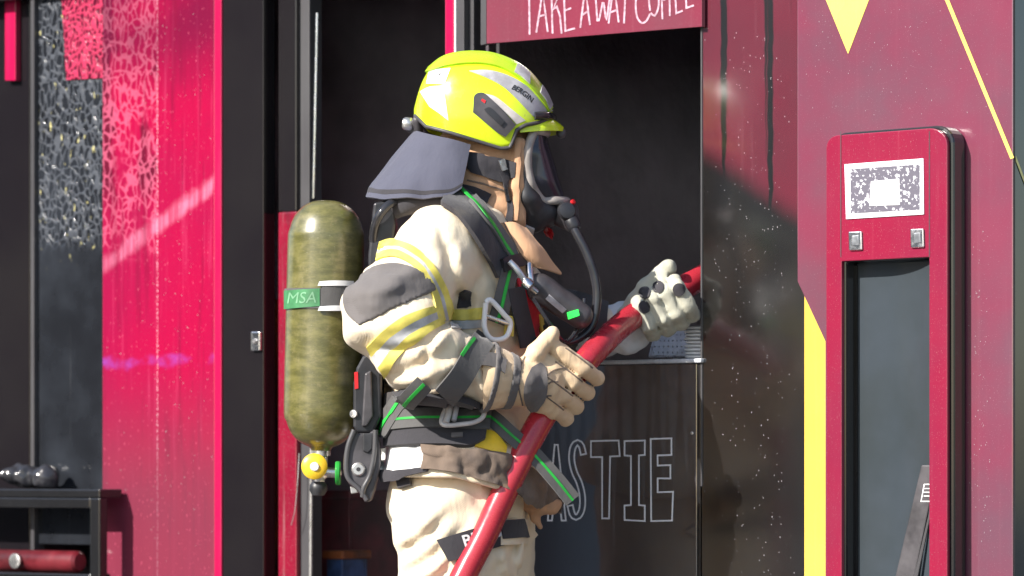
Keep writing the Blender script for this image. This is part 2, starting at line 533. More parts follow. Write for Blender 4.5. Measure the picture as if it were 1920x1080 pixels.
def paint(name, c, c2, rough=0.12, soot=0.0, drip=0.5, dust=0.25, streak=(0.4, 0.3, 0.3), wet=0.10):
    """glossy wet panel: run-down water streaks, fine dust, smoke staining"""
    k = NT_(name)
    big = k.ramp(k.noise(2.2, 5, 0.6), 0.35, 0.7)
    run = k.noise(60, 4, 0.6, k.coords((1, 1, 0.035)))
    col = k.mix(big, c, c2)
    col = k.mix(k.ramp(run, 0.54, 0.72, 0, drip), col, streak)
    dst = k.ramp(k.noise(420, 2, 0.5), 0.64, 0.72, 0, dust)
    col = k.mix(dst, col, (0.55, 0.5, 0.48))
    if soot:
        col = k.mix(k.ramp(k.noise(3.0, 6, 0.65, k.coords((3, 3, 0.5), loc=(4, 4, 2))), 0.5, 0.72, 0, soot), col, (0.02, 0.015, 0.017))
    k.set(color=col, rough=k.ramp(k.noise(5, 4), 0.35, 0.7, rough, rough+wet), spec=0.6)
    if wet: k.set(normal=k.bump(k.noise(26, 3, 0.5, k.coords((1, 1, 0.5))), 0.05, 0.003))
    return k

M['red_paint'] = paint('wet_red_panel', (0.33, 0.008, 0.045), (0.26, 0.012, 0.045), streak=(0.42, 0.12, 0.17), drip=0.35).m
M['red_bright'] = paint('bright_red_trim', (0.44, 0.006, 0.062), (0.36, 0.008, 0.06), drip=0.2, dust=0.05, streak=(0.5, 0.06, 0.14)).m
M['red_old'] = paint('smoked_red_frame', (0.25, 0.008, 0.03), (0.14, 0.008, 0.02), soot=0.9, drip=0.3).m
M['black_panel'] = paint('wet_black_panel', (0.016, 0.014, 0.016), (0.024, 0.020, 0.022), rough=0.06, drip=0.12, dust=0.05, streak=(0.10, 0.10, 0.11)).m
M['door_black'] = paint('black_door_paint', (0.010, 0.008, 0.010), (0.014, 0.012, 0.013), wet=0.0, rough=0.16, drip=0.04, dust=0.0, streak=(0.03, 0.028, 0.03)).m
M['bezel'] = paint('black_bezel', (0.012, 0.012, 0.013), (0.018, 0.018, 0.02), wet=0.0, rough=0.1, drip=0.1, dust=0.02, streak=(0.03, 0.028, 0.032)).m
M['frame'] = paint('dark_grey_frame', (0.055, 0.052, 0.056), (0.075, 0.073, 0.076), wet=0.0, rough=0.3, drip=0.12, dust=0.03, streak=(0.12, 0.115, 0.12)).m
M['slate'] = paint('slate_glass', (0.045, 0.056, 0.068), (0.032, 0.040, 0.044), wet=0.05, rough=0.22, drip=0.0, dust=0.0, streak=(0.06, 0.07, 0.08)).m
M['yellow_paint'] = paint('yellow_livery', (0.80, 0.64, 0.15), (0.74, 0.57, 0.12), rough=0.2, drip=0.2, dust=0.1, streak=(0.6, 0.5, 0.2)).m
M['warm_yellow'] = paint('warm_yellow_livery', (0.80, 0.53, 0.085), (0.74, 0.48, 0.075), rough=0.2, drip=0.2, dust=0.15, streak=(0.6, 0.42, 0.12)).m
M['pale_steel'] = plain('pale_wet_steel', (0.62, 0.64, 0.67), 0.3, var=0.2)
M['char'] = plain('charred_wall', (0.060, 0.048, 0.055), 0.7, var=0.5, scale=4, bump=0.4, bscale=30, bdist=0.01)
M['char_floor'] = plain('charred_floor', (0.02, 0.017, 0.016), 0.7, var=0.6, scale=6, bump=0.5, bscale=40, bdist=0.01)
M['dull_red'] = plain('smoked_red_plastic', (0.13, 0.010, 0.016), 0.4, var=0.5, scale=8)
M['orange'] = plain('smoked_orange_board', (0.26, 0.07, 0.012), 0.6, var=0.6, scale=7)
M['blue'] = plain('dull_blue_plastic', (0.03, 0.08, 0.22), 0.5, var=0.4)
M['drop'] = plain('water_drop', (0.30, 0.28, 0.29), 0.08, var=0.05)
M['screen_frame'] = plain('lit_screen_edge', (0.85, 0.85, 0.88), 0.3, var=0.04)

# pillar: red, with a shadow painted near-black below a slanting edge, drips of soot running down
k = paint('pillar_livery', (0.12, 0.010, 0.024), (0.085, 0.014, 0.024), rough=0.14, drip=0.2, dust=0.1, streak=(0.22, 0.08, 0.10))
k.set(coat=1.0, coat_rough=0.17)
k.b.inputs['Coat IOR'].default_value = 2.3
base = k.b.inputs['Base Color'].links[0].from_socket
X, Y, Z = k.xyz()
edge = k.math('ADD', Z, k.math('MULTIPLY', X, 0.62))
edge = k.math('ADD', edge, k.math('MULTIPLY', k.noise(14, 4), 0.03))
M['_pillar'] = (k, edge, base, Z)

# ------------------------------------------------------------------ setting
v = [(-60, -60, 0), (60, -60, 0), (60, 60, 0), (-60, 60, 0)]
k = NT_('asphalt')
k.set(color=k.mix(k.ramp(k.noise(3, 6), 0.3, 0.7), (0.05, 0.05, 0.052), (0.085, 0.082, 0.08)), rough=k.ramp(k.noise(0.8, 4), 0.4, 0.65, 0.25, 0.85),
      normal=k.bump(k.noise(160, 3), 0.5, 0.004))
tag(link('ground', v, [(0, 1, 2, 3)], k.m, smooth=False), 'dark wet asphalt in front of the kiosk', None, kind='structure')

# ------------------------------------------------------------------ the kiosk
kiosk = empty('food_kiosk', FM @ Vector((fu(900), 0, 0.004)), 'burnt black and red takeaway coffee kiosk with an open serving hatch and doorway', 'kiosk', -YAW)
ZT = 2.6
def ftop(px, py, n=0.0): return fp(px, py, n)[2]

# shell: dark rooms behind the front
uL, uR = fu(-260), fu(1905)
def wall(name, lo, hi, mat): return link(name, *box_vf(lo, hi), mat, kiosk, FM, smooth=False)
wall('interior_wall', (uL, 1.5, 0), (uR-0.1, 1.56, ZT), plain('smoke_grey_wall', (0.36, 0.26, 0.33), 0.5, var=0.4, scale=3))
wall('interior_wall', (uL-0.06, 0.02, 0), (uL, 1.96, ZT), M['char'])
wall('interior_wall', (uR-0.16, 0.30, 0), (uR-0.10, 1.96, ZT), M['char'])
wall('ceiling', (uL-0.06, 0.0, ZT), (uR, 1.96, ZT+0.08), M['char'])
wall('floor', (uL, 0.06, 0.008), (uR-0.16, 1.9, 0.03), M['char_floor'])
up = fu(870, -0.1)
wall('partition', (up-0.02, 0.16, 0.03), (up+0.03, 1.9, ZT), M['char'])
wall('fascia', (uL, -0.012, fz(-90, fu(900))), (fu(1315)-0.01, 0.05, ZT), M['black_panel'])

# building added out of view, to give the glossy panels something to mirror
bld = empty('brick_building', (-12.5, -2.5, 0), 'brown brick building with tall windows facing the kiosk across the yard', 'building')
k = NT_('brown_brick'); br = k.n('ShaderNodeTexBrick'); br.inputs['Scale'].default_value = 4.0
br.inputs['Color1'].default_value = (0.085, 0.05, 0.034, 1); br.inputs['Color2'].default_value = (0.06, 0.038, 0.028, 1); br.inputs['Mortar'].default_value = (0.11, 0.09, 0.08, 1)
k.l(k.coords(rot=(math.pi/2, 0, math.pi/2)), br.inputs['Vector']); k.set(color=br.outputs[0], rough=0.85)
link('wall', *box_vf((-18.5, -11, 0), (-12.5, 5, 5.2)), k.m, bld, smooth=False)
pale = plain('pale_render', (0.42, 0.40, 0.40), 0.8, var=0.2, scale=2)  # pale slabs added for the counter and tower to mirror
link('wing', *box_vf((-12.75, -4.05, 0), (-12.3, -2.9, 5.1)), pale, bld, smooth=False)
link('wing', *box_vf((-12.75, -8.6, 0), (-12.3, -4.75, 5.1)), pale, bld, smooth=False)
wood = plain('tan_wood', (0.62, 0.42, 0.20), 0.7, var=0.35, scale=1.5)
link('door', *box_vf((-12.55, -4.72, 0.9), (-12.42, -4.08, 2.35)), wood, bld, smooth=False)  # tan slab added so the pillar mirrors a warm patch
link('roof', *box_vf((-18.7, -11.2, 5.2), (-12.3, 5.2, 5.45)), M['frame'], bld, smooth=False)
for yy in (-10.2, -2.2, 0.4, 2.8):
    w_ = bevel(link('window', *box_vf((-12.54, yy, 1.2), (-12.44, yy+1.0, 3.4)), M['white'], bld, smooth=False), 0.01)  # windows added out of view for the panels to mirror
    link('pane', *box_vf((-12.445, yy+0.08, 1.28), (-12.43, yy+0.92, 3.32)), M['slate'], w_, smooth=False)

# --- left: wet glass hung with a net of foam
k = NT_('foam_netted_glass')
X, Y, Z = k.xyz()
def net(k, scale, w, seedloc=(0, 0, 0)):
    dv = k.n('ShaderNodeVectorMath', operation='ADD')
    nz = k.n('ShaderNodeTexNoise'); nz.inputs['Scale'].default_value = 14; nz.inputs['Detail'].default_value = 3
    k.l(k.coords(), nz.inputs['Vector'])
    sc = k.n('ShaderNodeVectorMath', operation='SCALE'); sc.inputs['Scale'].default_value = 0.045
    k.l(nz.outputs[1], sc.inputs[0]); k.l(k.coords((1, 1, 0.55), loc=seedloc), dv.inputs[0]); k.l(sc.outputs[0], dv.inputs[1])
    vo = k.n('ShaderNodeTexVoronoi', feature='DISTANCE_TO_EDGE'); vo.inputs['Scale'].default_value = scale
    k.l(dv.outputs[0], vo.inputs['Vector'])
    e = k.math('ADD', vo.outputs[0], k.math('MULTIPLY', k.math('SUBTRACT', k.noise(26, 4), 0.5), 0.10))
    return k.ramp(e, w*0.25, w, 1, 0), vo
nt, vo = net(k, 58, 0.16)
band = k.math('MULTIPLY', k.ramp(Z, -0.30, -0.22), k.ramp(k.noise(7, 4), 0.28, 0.45))
line = k.math('MULTIPLY', nt, band)
film = k.math('MULTIPLY', k.ramp(k.noise(5, 4), 0.35, 0.75), 0.35)
gl = k.mix(film, (0.012, 0.013, 0.016), (0.05, 0.058, 0.072))
runs = k.math('MULTIPLY', k.ramp(k.noise(34, 4, 0.6, k.coords((1, 1, 0.02))), 0.66, 0.72), 0.5)
gl = k.mix(runs, gl, (0.2, 0.2, 0.21))
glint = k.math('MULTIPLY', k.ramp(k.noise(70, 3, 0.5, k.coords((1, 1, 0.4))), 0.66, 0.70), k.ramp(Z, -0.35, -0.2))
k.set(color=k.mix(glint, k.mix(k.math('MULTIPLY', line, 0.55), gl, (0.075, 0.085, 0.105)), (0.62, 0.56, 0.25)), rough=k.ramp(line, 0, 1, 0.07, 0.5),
      normal=k.bump(line, 0.6, 0.004))
glass_net = k.m
zc_l = fz(270, fu(150))
u0, u1 = fu(62), fu(197)
def panel_local(name, u0, u1, z0, z1, n, depth, mat, zoff):
    """panel whose own origin sits at height zoff, so its stains are placed relative to it"""
    o = bpy.data.objects.new(name, None)
    me = bpy.data.meshes.new(name)
    lo, hi = (u0-(u0+u1)/2, 0, z0-zoff), (u1-(u0+u1)/2, depth, z1-zoff)
    vv, ff = box_vf(lo, hi)
    me.from_pydata(vv, [], ff); me.materials.append(mat)
    bpy.data.objects.remove(o)
    o = bpy.data.objects.new(name, me); COL.objects.link(o)
    wm = FM @ Matrix.Translation(((u0+u1)/2, -n, zoff))
    o.parent = kiosk
    lm = xf(kiosk).inverted() @ wm
    o.location = lm.to_translation(); o.rotation_euler = lm.to_euler()
    bevel(o, 0.002)
    return o
gp = panel_local('glass_panel', u0, u1, fz(1020, fu(60)), ZT, -0.012, 0.012, glass_net, zc_l)
gp['label'] = 'dark glass panel netted with grey foam residue'

# red sheet with foam net on its left half and a reflection painted as a slanting band
k = paint('foam_netted_red_panel', (0.34, 0.004, 0.042), (0.27, 0.006, 0.045), rough=0.10, drip=0.45, dust=0.05, streak=(0.44, 0.04, 0.11))
base = k.b.inputs['Base Color'].links[0].from_socket
X, Y, Z = k.xyz()
nt, vo = net(k, 54, 0.16, (2, 0, 5))
hw = (fu(402)-fu(192))/2
left = k.ramp(X, -0.005, 0.002, 1, 0)
band = k.math('MULTIPLY', k.math('MULTIPLY', k.ramp(Z, -0.33, -0.27), left), k.ramp(k.noise(6, 4, vec=k.coords(loc=(1, 2, 3))), 0.36, 0.46))
line = k.math('MULTIPLY', nt, band)
dark = k.math('MULTIPLY', k.math('MULTIPLY', k.ramp(k.noise(5, 4, vec=k.coords((1.4, 1, 0.6), loc=(7, 1, 3))), 0.52, 0.6), left), k.ramp(Z, -0.2, -0.1))
col = k.mix(k.math('MULTIPLY', dark, 0.85), base, (0.07, 0.008, 0.02))
col = k.mix(k.math('MULTIPLY', line, 0.65), col, (0.52, 0.07, 0.15))
sm = k.math('ABSOLUTE', k.math('SUBTRACT', k.math('SUBTRACT', Z, k.math('MULTIPLY', X, 0.50)), k.math('ADD', k.math('MULTIPLY', k.noise(16, 4), 0.05), -0.25)))
refl_band = k.math('MULTIPLY', k.ramp(sm, 0.006, 0.034, 1, 0), k.ramp(k.noise(60, 3, vec=k.coords((1, 1, 0.05))), 0.3, 0.7, 0.1, 0.75))
col = k.mix(refl_band, col, (0.60, 0.20, 0.31))  # pale reflection streak mixed into the panel colour
seam = k.math('MULTIPLY', k.ramp(k.math('ABSOLUTE', k.math('ADD', X, 0.001)), 0.001, 0.0035, 1, 0), k.ramp(k.noise(140, 2), 0.44, 0.6))
col = k.mix(seam, col, (0.60, 0.26, 0.33))
topd = k.math('MULTIPLY', k.ramp(Z, 0.06, 0.30), k.ramp(k.noise(4, 4), 0.25, 0.6, 0.2, 0.75))  # dark reflection painted into the top of the sheet
col = k.mix(topd, col, (0.10, 0.006, 0.03))
dk = k.math('MULTIPLY', k.ramp(k.noise(30, 5, 0.65, k.coords((1, 1, 0.06), loc=(2, 3, 4))), 0.52, 0.66), 0.55)
col = k.mix(dk, col, (0.16, 0.006, 0.03))
fad = k.math('MULTIPLY', k.ramp(Z, -0.98, -0.55, 1, 0), 0.75)          # dull reflection painted into the lower part of the sheet
col = k.mix(fad, col, (0.135, 0.036, 0.056))
blue = k.math('MULTIPLY', k.ramp(k.math('ABSOLUTE', k.math('ADD', k.math('ADD', Z, k.math('MULTIPLY', k.noise(11, 3), 0.06)), 0.55)), 0.003, 0.020, 1, 0), k.ramp(k.noise(9, 4), 0.45, 0.65, 0, 0.40))
col = k.mix(blue, col, (0.22, 0.08, 0.5))
spk = k.ramp(k.noise(180, 2, 0.5, k.coords((1, 1, 0.45))), 0.66, 0.70, 0, 0.6)
col = k.mix(spk, col, (0.56, 0.10, 0.17))
k.set(color=col, rough=k.ramp(line, 0, 1, 0.12, 0.45))
red_net = k.m
rp = panel_local('wall_panel', fu(192), fu(402), 0.02, ZT, 0.0, 0.03, red_net, zc_l)
rp['label'] = 'bright red wet panel streaked with foam'
slab('panel_edge', 401.5, 415, 0.02, ZT, 0.006, 0.05, M['red_bright'], kiosk)  # pinker colour stands for red light on the corner
slab('panel_frame', 57, 63.5, 0.02, ZT, 0.004, 0.04, M['frame'], kiosk)
slab('side_panel', -260, 56, 0.02, ZT, -0.05, 0.03, M['door_black'], kiosk)
prism('marker_strip', [(9, -60), (29, -60), (29, 151), (9, 151)], -0.03, 0.02, M['red_bright'], kiosk)
# red reflection in the glass, painted on an added sheet, upper right corner, standing proud of the net
k = NT_('red_foam_sheet')
nt, vo = net(k, 84, 0.24, (4, 0, 2))
k.set(color=k.mix(nt, (0.09, 0.005, 0.020), (0.46, 0.035, 0.09)), rough=0.2, normal=k.bump(nt, 0.7, 0.004))
prism('notice_sheet', [(112, -60), (194, -60), (194, 146), (124, 150)], -0.008, 0.003, k.m, kiosk, 0.0005)

# --- black door leaf with a small latch
slab('door_post', 415.5, 494, 0.02, ZT, 0.0, 0.045, M['door_black'], kiosk)
lat = slab('latch', 470, 487, fz(658, fu(478)), fz(622, fu(478)), 0.010, 0.010, M['chrome'], kiosk, 0.003)
lathe('latch_button', [(0.0, 0), (0.006, 0), (0.007, 0.004), (0.005, 0.007), (0, 0.007)], fp(479, 640, 0.010), (0, -1, 0), M['alu'], lat, 16, frame=FM)
# inside behind the narrow gap: sooty orange board and boxes
prism('interior_board', [(488, 560), (524, 560), (524, 1500), (488, 1500)], -0.30, 0.03, M['orange'], kiosk)
# red door frame, dark bar, bright rod
slab('door_frame', 521, 556, 0.02, fz(395, fu(540)), -0.03, 0.06, M['red_old'], kiosk, 0.004)
slab('door_frame', 521, 556, fz(395, fu(540)), ZT, -0.032, 0.055, M['door_black'], kiosk, 0.004)
slab('door_frame', 556.5, 580, 0.02, ZT, -0.045, 0.05, M['frame'], kiosk, 0.003)
rod0, rod1 = fp(588, 372, -0.03), fp(595, 24, -0.03)
tube('door_rod', [rod0, rod1], 0.0045, M['chrome'], kiosk, 10, frame=FM)
rodl = [fp(579, 1700, -0.035), fp(584, 840, -0.035)]
tube('door_rod', rodl, 0.005, M['alu'], kiosk, 10, frame=FM)
tube('cable', [fp(561, 850, -0.02), fp(558, 905, -0.015), fp(553, 955, -0.012), fp(546, 985, -0.012)], 0.0011, M['alu'], kiosk, 8, 16, FM)

# --- window jamb, left of the hatch
slab('door_trim', 834, 851, 0.02, ZT, 0.004, 0.04, M['red_bright'], kiosk, 0.003)
slab('window_frame', 855.5, 870, 0.9, ZT, 0.0, 0.05, M['frame'], kiosk, 0.002)
slab('window_frame', 851.5, 854.5, 0.9, ZT, 0.002, 0.03, M['white'], kiosk, 0.001)
slab('window_frame', 875, 888, 0.9, ZT, -0.02, 0.05, M['frame'], kiosk, 0.002)
slab('window_frame', 930, 936, 0.9, ZT, -0.18, 0.03, M['frame'], kiosk, 0.002)

# --- hatch sign, hand lettered
hatch = prism('hatch_panel', [(912, -120), (1316, -150), (1316, 50), (912, 82)], 0.018, 0.014, None, kiosk, 0.001)
k = paint('hatch_red', (0.20, 0.030, 0.055), (0.16, 0.042, 0.062), rough=0.12, drip=0.15, dust=0.1, streak=(0.34, 0.12, 0.15))
hatch.data.materials[0] = k.m
prism('hatch_edge', [(901, -120), (911.4, -120), (911.4, 82.6), (901, 85)], 0.020, 0.018, M['frame'], hatch, 0.001)
def on_hatch(x, y, lift):
    p = fp(x, y, 0.018 + lift); return p
chalk = plain('chalk_lettering', (0.52, 0.32, 0.39), 0.7, var=0.3, scale=120)
WORDS = [
 [[(993, 65), (992, -22)], [(974, -20), (1010, -26)]],
 [[(1005.5, 61), (1012, 20), (1018, -22), (1022, 20), (1027, 60)], [(1010, 31), (1024, 27)]],
 [[(1036, 63), (1034, -22)], [(1052, -20), (1037, 18), (1044, 12), (1050, 30), (1053, 63)]],
 [[(1074, -24), (1057, -20), (1060, 58), (1078, 53)], [(1059, 20), (1071, 15)]],
 [[(1088, 52), (1093, 10), (1098, -25), (1102, 12), (1106, 47)], [(1092, 28), (1104, 20)]],
 [[(1115, -28), (1118, 10), (1121, 42), (1127, 20), (1131, 2), (1134, 20), (1137, 37), (1142, 5), (1147, -30)]],
 [[(1141, 44), (1146, 5), (1152, -28), (1156, 8), (1160, 42)], [(1145, 23), (1158, 18)]],
 [[(1160, -32), (1172, 2), (1182, -34)], [(1172, 2), (1170, 44)]],
 [[(1212, -20), (1204, -27), (1196, -18), (1192, 5), (1194, 30), (1203, 43), (1212, 39), (1219, 26)]],
 [[(1219, 20), (1217, 0), (1222, -22), (1229, -25), (1235, -8), (1234, 16), (1227, 30), (1220, 24)]],
 [[(1242, 36), (1240, -28), (1251, -31)], [(1241, 0), (1249, -2)]],
 [[(1256, 30), (1255, -30), (1264, -34)], [(1255, -2), (1262, -4)]],
 [[(1278, -36), (1265, -32), (1268, 25), (1280, 20)], [(1266, -4), (1275, -7)]],
 [[(1298, -38), (1285, -34), (1287, 15), (1301, 10)], [(1286, -8), (1295, -11)]],
]
for w in WORDS:
    link('letter', *join([stroke_vf(smooth_path(s, 3*len(s)) if len(s) > 5 else s, 3.4, on_hatch, lift=0.0012) for s in w]), chalk, hatch, FM, smooth=False)

# --- counter front with outlined lettering
k = paint('counter_front', (0.026, 0.023, 0.028), (0.040, 0.036, 0.042), rough=0.06, drip=0.12, dust=0.0, streak=(0.06, 0.06, 0.065))
k.set(coat=1.0, coat_rough=0.07)
k.b.inputs['Coat IOR'].default_value = 2.1
base = k.b.inputs['Base Color'].links[0].from_socket
X, Y, Z = k.xyz()
ztop = fz(690, fu(1200))
kz = (FM @ Vector((0, 0, 0))).z
dr = k.noise(46, 3, 0.5, k.coords((1, 1, 0.02)))
ln = k.math('SUBTRACT', Z, k.math('SUBTRACT', ztop-0.02, k.math('MULTIPLY', k.ramp(dr, 0.35, 0.75), 0.45)))
fo = k.math('MULTIPLY', k.ramp(ln, -0.02, 0.02), k.ramp(k.noise(46, 3, 0.5, k.coords((1, 1, 0.02))), 0.40, 0.5))
fo = k.math('MULTIPLY', fo, 0.35)
k.set(color=k.mix(fo, base, (0.11, 0.115, 0.125)))
counter = slab('counter_front', 930, 1306.5, 0.02, fz(683, fu(1200)), 0.0, 0.04, k.m, kiosk, 0.002)
counter['label'] = 'glossy black counter front with outlined white letters'
slab('counter_edge', 1307, 1313, 0.02, fz(683, fu(1310)), 0.003, 0.04, M['bezel'], kiosk, 0.001)
top = slab('counter_top', 925, 1314, fz(682.5, fu(1200)), fz(674.5, fu(1200)), 0.012, 0.42, M['pale_steel'], kiosk, 0.003)
wall('counter_back', (fu(925), 0.42, 0.03), (fu(1314), 0.46, fz(677, fu(1200))), M['char'])
def on_counter(x, y, lift): return fp(x, y, lift)
S_mid = smooth_path([(1094, 852), (1090, 836), (1082, 830), (1074, 840), (1072, 862), (1077, 885), (1086, 905), (1092, 930), (1091, 955), (1083, 969), (1074, 966), (1069, 948)], 40)
T_ = np.gradient(S_mid, axis=0); T_ /= np.linalg.norm(T_, axis=1)[:, None]; N_ = np.stack([-T_[:, 1], T_[:, 0]], 1)
S_out = np.vstack([S_mid+N_*5, (S_mid-N_*5)[::-1]])
LET = [
 [(1027, 976), (1040, 834), (1046, 834), (1061, 976), (1053, 976), (1050, 944), (1038, 944), (1035, 976)],
 S_out,
 [(1108, 827), (1160, 826), (1162, 855), (1144, 856), (1142, 972), (1129, 972), (1129, 857), (1108, 857)],
 [(1171, 827), (1209, 826), (1209, 853), (1198, 854), (1198, 947), (1209, 948), (1209, 977), (1171, 975), (1171, 948), (1183, 947), (1183, 855), (1171, 854)],
 [(1220, 823), (1259, 822), (1259, 853), (1233, 854), (1233, 873), (1257, 872), (1257, 897), (1233, 897), (1233, 923), (1262, 922), (1260, 976), (1221, 977)],
]
for L in LET:
    link('letter', *stroke_vf(L, 3.0, on_counter, closed=True, lift=0.0012), M['white'], counter, FM, smooth=False)
lathe('rivet', [(0, 0), (0.004, 0), (0.004, 0.002), (0.002, 0.003), (0, 0.003)], fp(1298, 812, 0.0), (0, -1, 0), M['alu'], counter, 12, frame=FM)

# --- back of the serving room: a bluish steel bench and wall plate
bench = empty('steel_bench', FM @ Vector((fu(1150, -0.95), 0.95, 0.03)), 'long grey steel bench in the dark room behind the hatch', 'bench', -YAW)
ub0, ub1 = fu(960, -1.0), fu(1330, -1.0)
link('splashback', *box_vf((ub0, 1.42, fz(662, ub0, -1.42)), (ub1, 1.46, fz(526, ub0, -1.42))), plain('pale_blue_board', (0.74, 0.80, 0.86), 0.5), bench, FM, smooth=False)
bevel(link('bench_top', *box_vf((ub0, 0.95, fz(664, ub0, -0.95)-0.04), (ub1, 1.419, fz(664, ub0, -0.95))), M['steel'], bench, FM, smooth=False), 0.004)
for du in (0.04, ub1-ub0-0.08):
    for dy in (0.98, 1.36):
        link('leg', *box_vf((ub0+du, dy, 0.03), (ub0+du+0.04, dy+0.04, fz(664, ub0, -0.95)-0.041)), M['steel'], bench, FM, smooth=False)

# smoke still hanging inside
k = NT_('thin_smoke')
k.t.nodes.remove(k.b)
pv = k.n('ShaderNodeVolumePrincipled'); pv.inputs['Color'].default_value = (0.80, 0.78, 0.86, 1); pv.inputs['Density'].default_value = 0.085; pv.inputs['Anisotropy'].default_value = 0.2
k.l(pv.outputs[0], [n for n in k.t.nodes if n.type == 'OUTPUT_MATERIAL'][0].inputs['Volume'])
o = link('smoke', *box_vf((uL+0.02, 0.065, 0.035), (uR-0.18, 1.48, ZT-0.02)), k.m, None, FM, smooth=False)
tag(o, 'thin grey smoke filling the dark room inside the kiosk', None, kind='stuff')

# --- pillar and tower
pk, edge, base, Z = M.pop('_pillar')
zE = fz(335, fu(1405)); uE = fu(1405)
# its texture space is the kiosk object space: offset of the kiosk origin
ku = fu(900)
low = pk.ramp(edge, (zE-0.004)+0.62*(uE-ku)-0.035, (zE-0.004)+0.62*(uE-ku)+0.05, 1, 0)  # shadow painted near black under the slanting edge
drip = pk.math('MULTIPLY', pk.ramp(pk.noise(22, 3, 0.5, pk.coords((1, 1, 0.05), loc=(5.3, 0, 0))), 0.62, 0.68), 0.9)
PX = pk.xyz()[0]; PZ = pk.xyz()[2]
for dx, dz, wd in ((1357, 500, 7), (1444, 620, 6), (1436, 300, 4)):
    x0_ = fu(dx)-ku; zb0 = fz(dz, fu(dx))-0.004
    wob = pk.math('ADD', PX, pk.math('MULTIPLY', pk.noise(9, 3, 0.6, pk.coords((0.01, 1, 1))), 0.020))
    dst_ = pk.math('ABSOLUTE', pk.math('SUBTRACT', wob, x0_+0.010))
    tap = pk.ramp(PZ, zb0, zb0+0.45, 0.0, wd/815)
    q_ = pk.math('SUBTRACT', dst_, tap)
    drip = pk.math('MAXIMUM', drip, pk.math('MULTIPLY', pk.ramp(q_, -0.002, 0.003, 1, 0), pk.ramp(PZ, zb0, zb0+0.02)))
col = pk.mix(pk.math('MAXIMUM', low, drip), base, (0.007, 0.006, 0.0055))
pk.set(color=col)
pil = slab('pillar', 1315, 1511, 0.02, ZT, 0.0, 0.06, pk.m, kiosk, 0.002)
# front sheet of the pillar's origin must equal the kiosk frame
pil['label'] = 'glossy pillar, red above and near black below, speckled with drops'
slab('pillar_edge', 1313.4, 1316.4, 0.9, ZT, 0.003, 0.004, M['frame'], pil, 0.0005)
TN = 0.05
yel = slab('livery_stripe', 1508, 1556, 0.02, fz(520, fu(1530)), 0.012, 0.012, M['warm_yellow'], kiosk, 0.001)
tower_pts = [(1495, -110), (1899, -150), (1899, 1800), (1547, 1800), (1547, 640), (1495, 528)]
tm = paint('tower_red', (0.205, 0.034, 0.068), (0.135, 0.056, 0.082), rough=0.16, drip=0.12, dust=0.2, streak=(0.24, 0.08, 0.11))
tm.set(coat=1.0, coat_rough=0.10)
tm.b.inputs['Coat IOR'].default_value = 1.9
tower = prism('tower_front', tower_pts, TN, 0.038, tm.m, kiosk, 0.002)
tower['label'] = 'tall red front sheet with yellow triangle and line'
ur = fu(1899, TN)
wall('tower_side', (ur-0.03, -TN+0.04, 0.02), (ur-0.002, 0.32, ZT), M['bezel'])
wall('tower_side', (ur-0.002, -TN+0.003, 0.02), (ur+0.004, 0.32, ZT), M['bezel'])
prism('triangle', [(1524, -60), (1652, -60), (1590, 101)], TN+0.0012, 0.001, M['yellow_paint'], tower, 0)
def on_tower(x, y, lift): return fp(x, y, TN+lift)
link('line', *stroke_vf([(1755, -50), (1898, 297)], 7, on_tower, lift=0.0014), M['yellow_paint'], tower, FM, smooth=False)
# the line runs on round the corner
zc_ = fz(297, ur, TN)
link('line', [(ur+0.0055, -TN+0.004, zc_+0.006), (ur+0.0055, -TN+0.004, zc_-0.006), (ur+0.0055, -TN+0.12, zc_-0.156), (ur+0.0055, -TN+0.12, zc_-0.144)], [(0, 1, 2, 3)], M['yellow_paint'], tower, FM, smooth=False)

# --- terminal on the tower
term = empty('order_terminal', FM @ Vector((fu(1660, TN), -TN, fz(700, fu(1660, TN), TN))), 'tall red and black order terminal with a white screen on the tower', 'terminal', -YAW)
DF = 0.066; MN = TN+DF
def rounded(x0, x1, y0, y1, rl, rr, slope):
    pts = []
    for cx, r, a0, a1 in ((x0, rl, 180, 90), (x1, rr, 90, 0)):
        cc = (cx+r, y0+r) if cx == x0 else (cx-r, y0+r)
        for t in np.linspace(a0, a1, 7):
            a = math.radians(t); pts.append((cc[0]+r*math.cos(a), cc[1]-r*math.sin(a)))
    return [(x, y+(x1-x)*slope) for x, y in pts]+[(x1, y1), (x0, y1)]
# housing behind, face in front with the tall recess cut out
hous = rounded(1558, 1800, 224, 1820, 12, 46, 0.075)
def shiftpx(pts, n):                       # outline seen at the face is shifted when drawn on another depth: keep (u,z) of the face
    return [(fp(x, y, MN)[0], fp(x, y, MN)[2]) for x, y in pts]
fo_ = rounded(1549, 1776, 238, 1820, 22, 34, 0.075)
inner = [(1742, 1820), (1742, 482), (1578, 490), (1578, 1820)]
prism_uz('face_plate', shiftpx(fo_[:-2]+[(1776, 1820)]+inner+[(1549, 1820)], MN), MN, 0.012, None, term, 0.002)
face = [o for o in COL.objects if o.name == 'face_plate'][0]
fm_ = paint('terminal_red', (0.25, 0.012, 0.040), (0.20, 0.016, 0.045), rough=0.14, drip=0.12, dust=0.15, streak=(0.4, 0.1, 0.14))
face.data.materials[0] = fm_.m
ho = shiftpx([(x+(6 if x > 1700 else 8), y-6 if y < 400 else y) for x, y in fo_[:-2]]+[(1784, 1820), (1739, 1820), (1739, 484), (1581, 492), (1581, 1820), (1557, 1820)], MN)
prism_uz('housing', ho, MN-0.0125, DF-0.014, M['bezel'], term, 0.006)
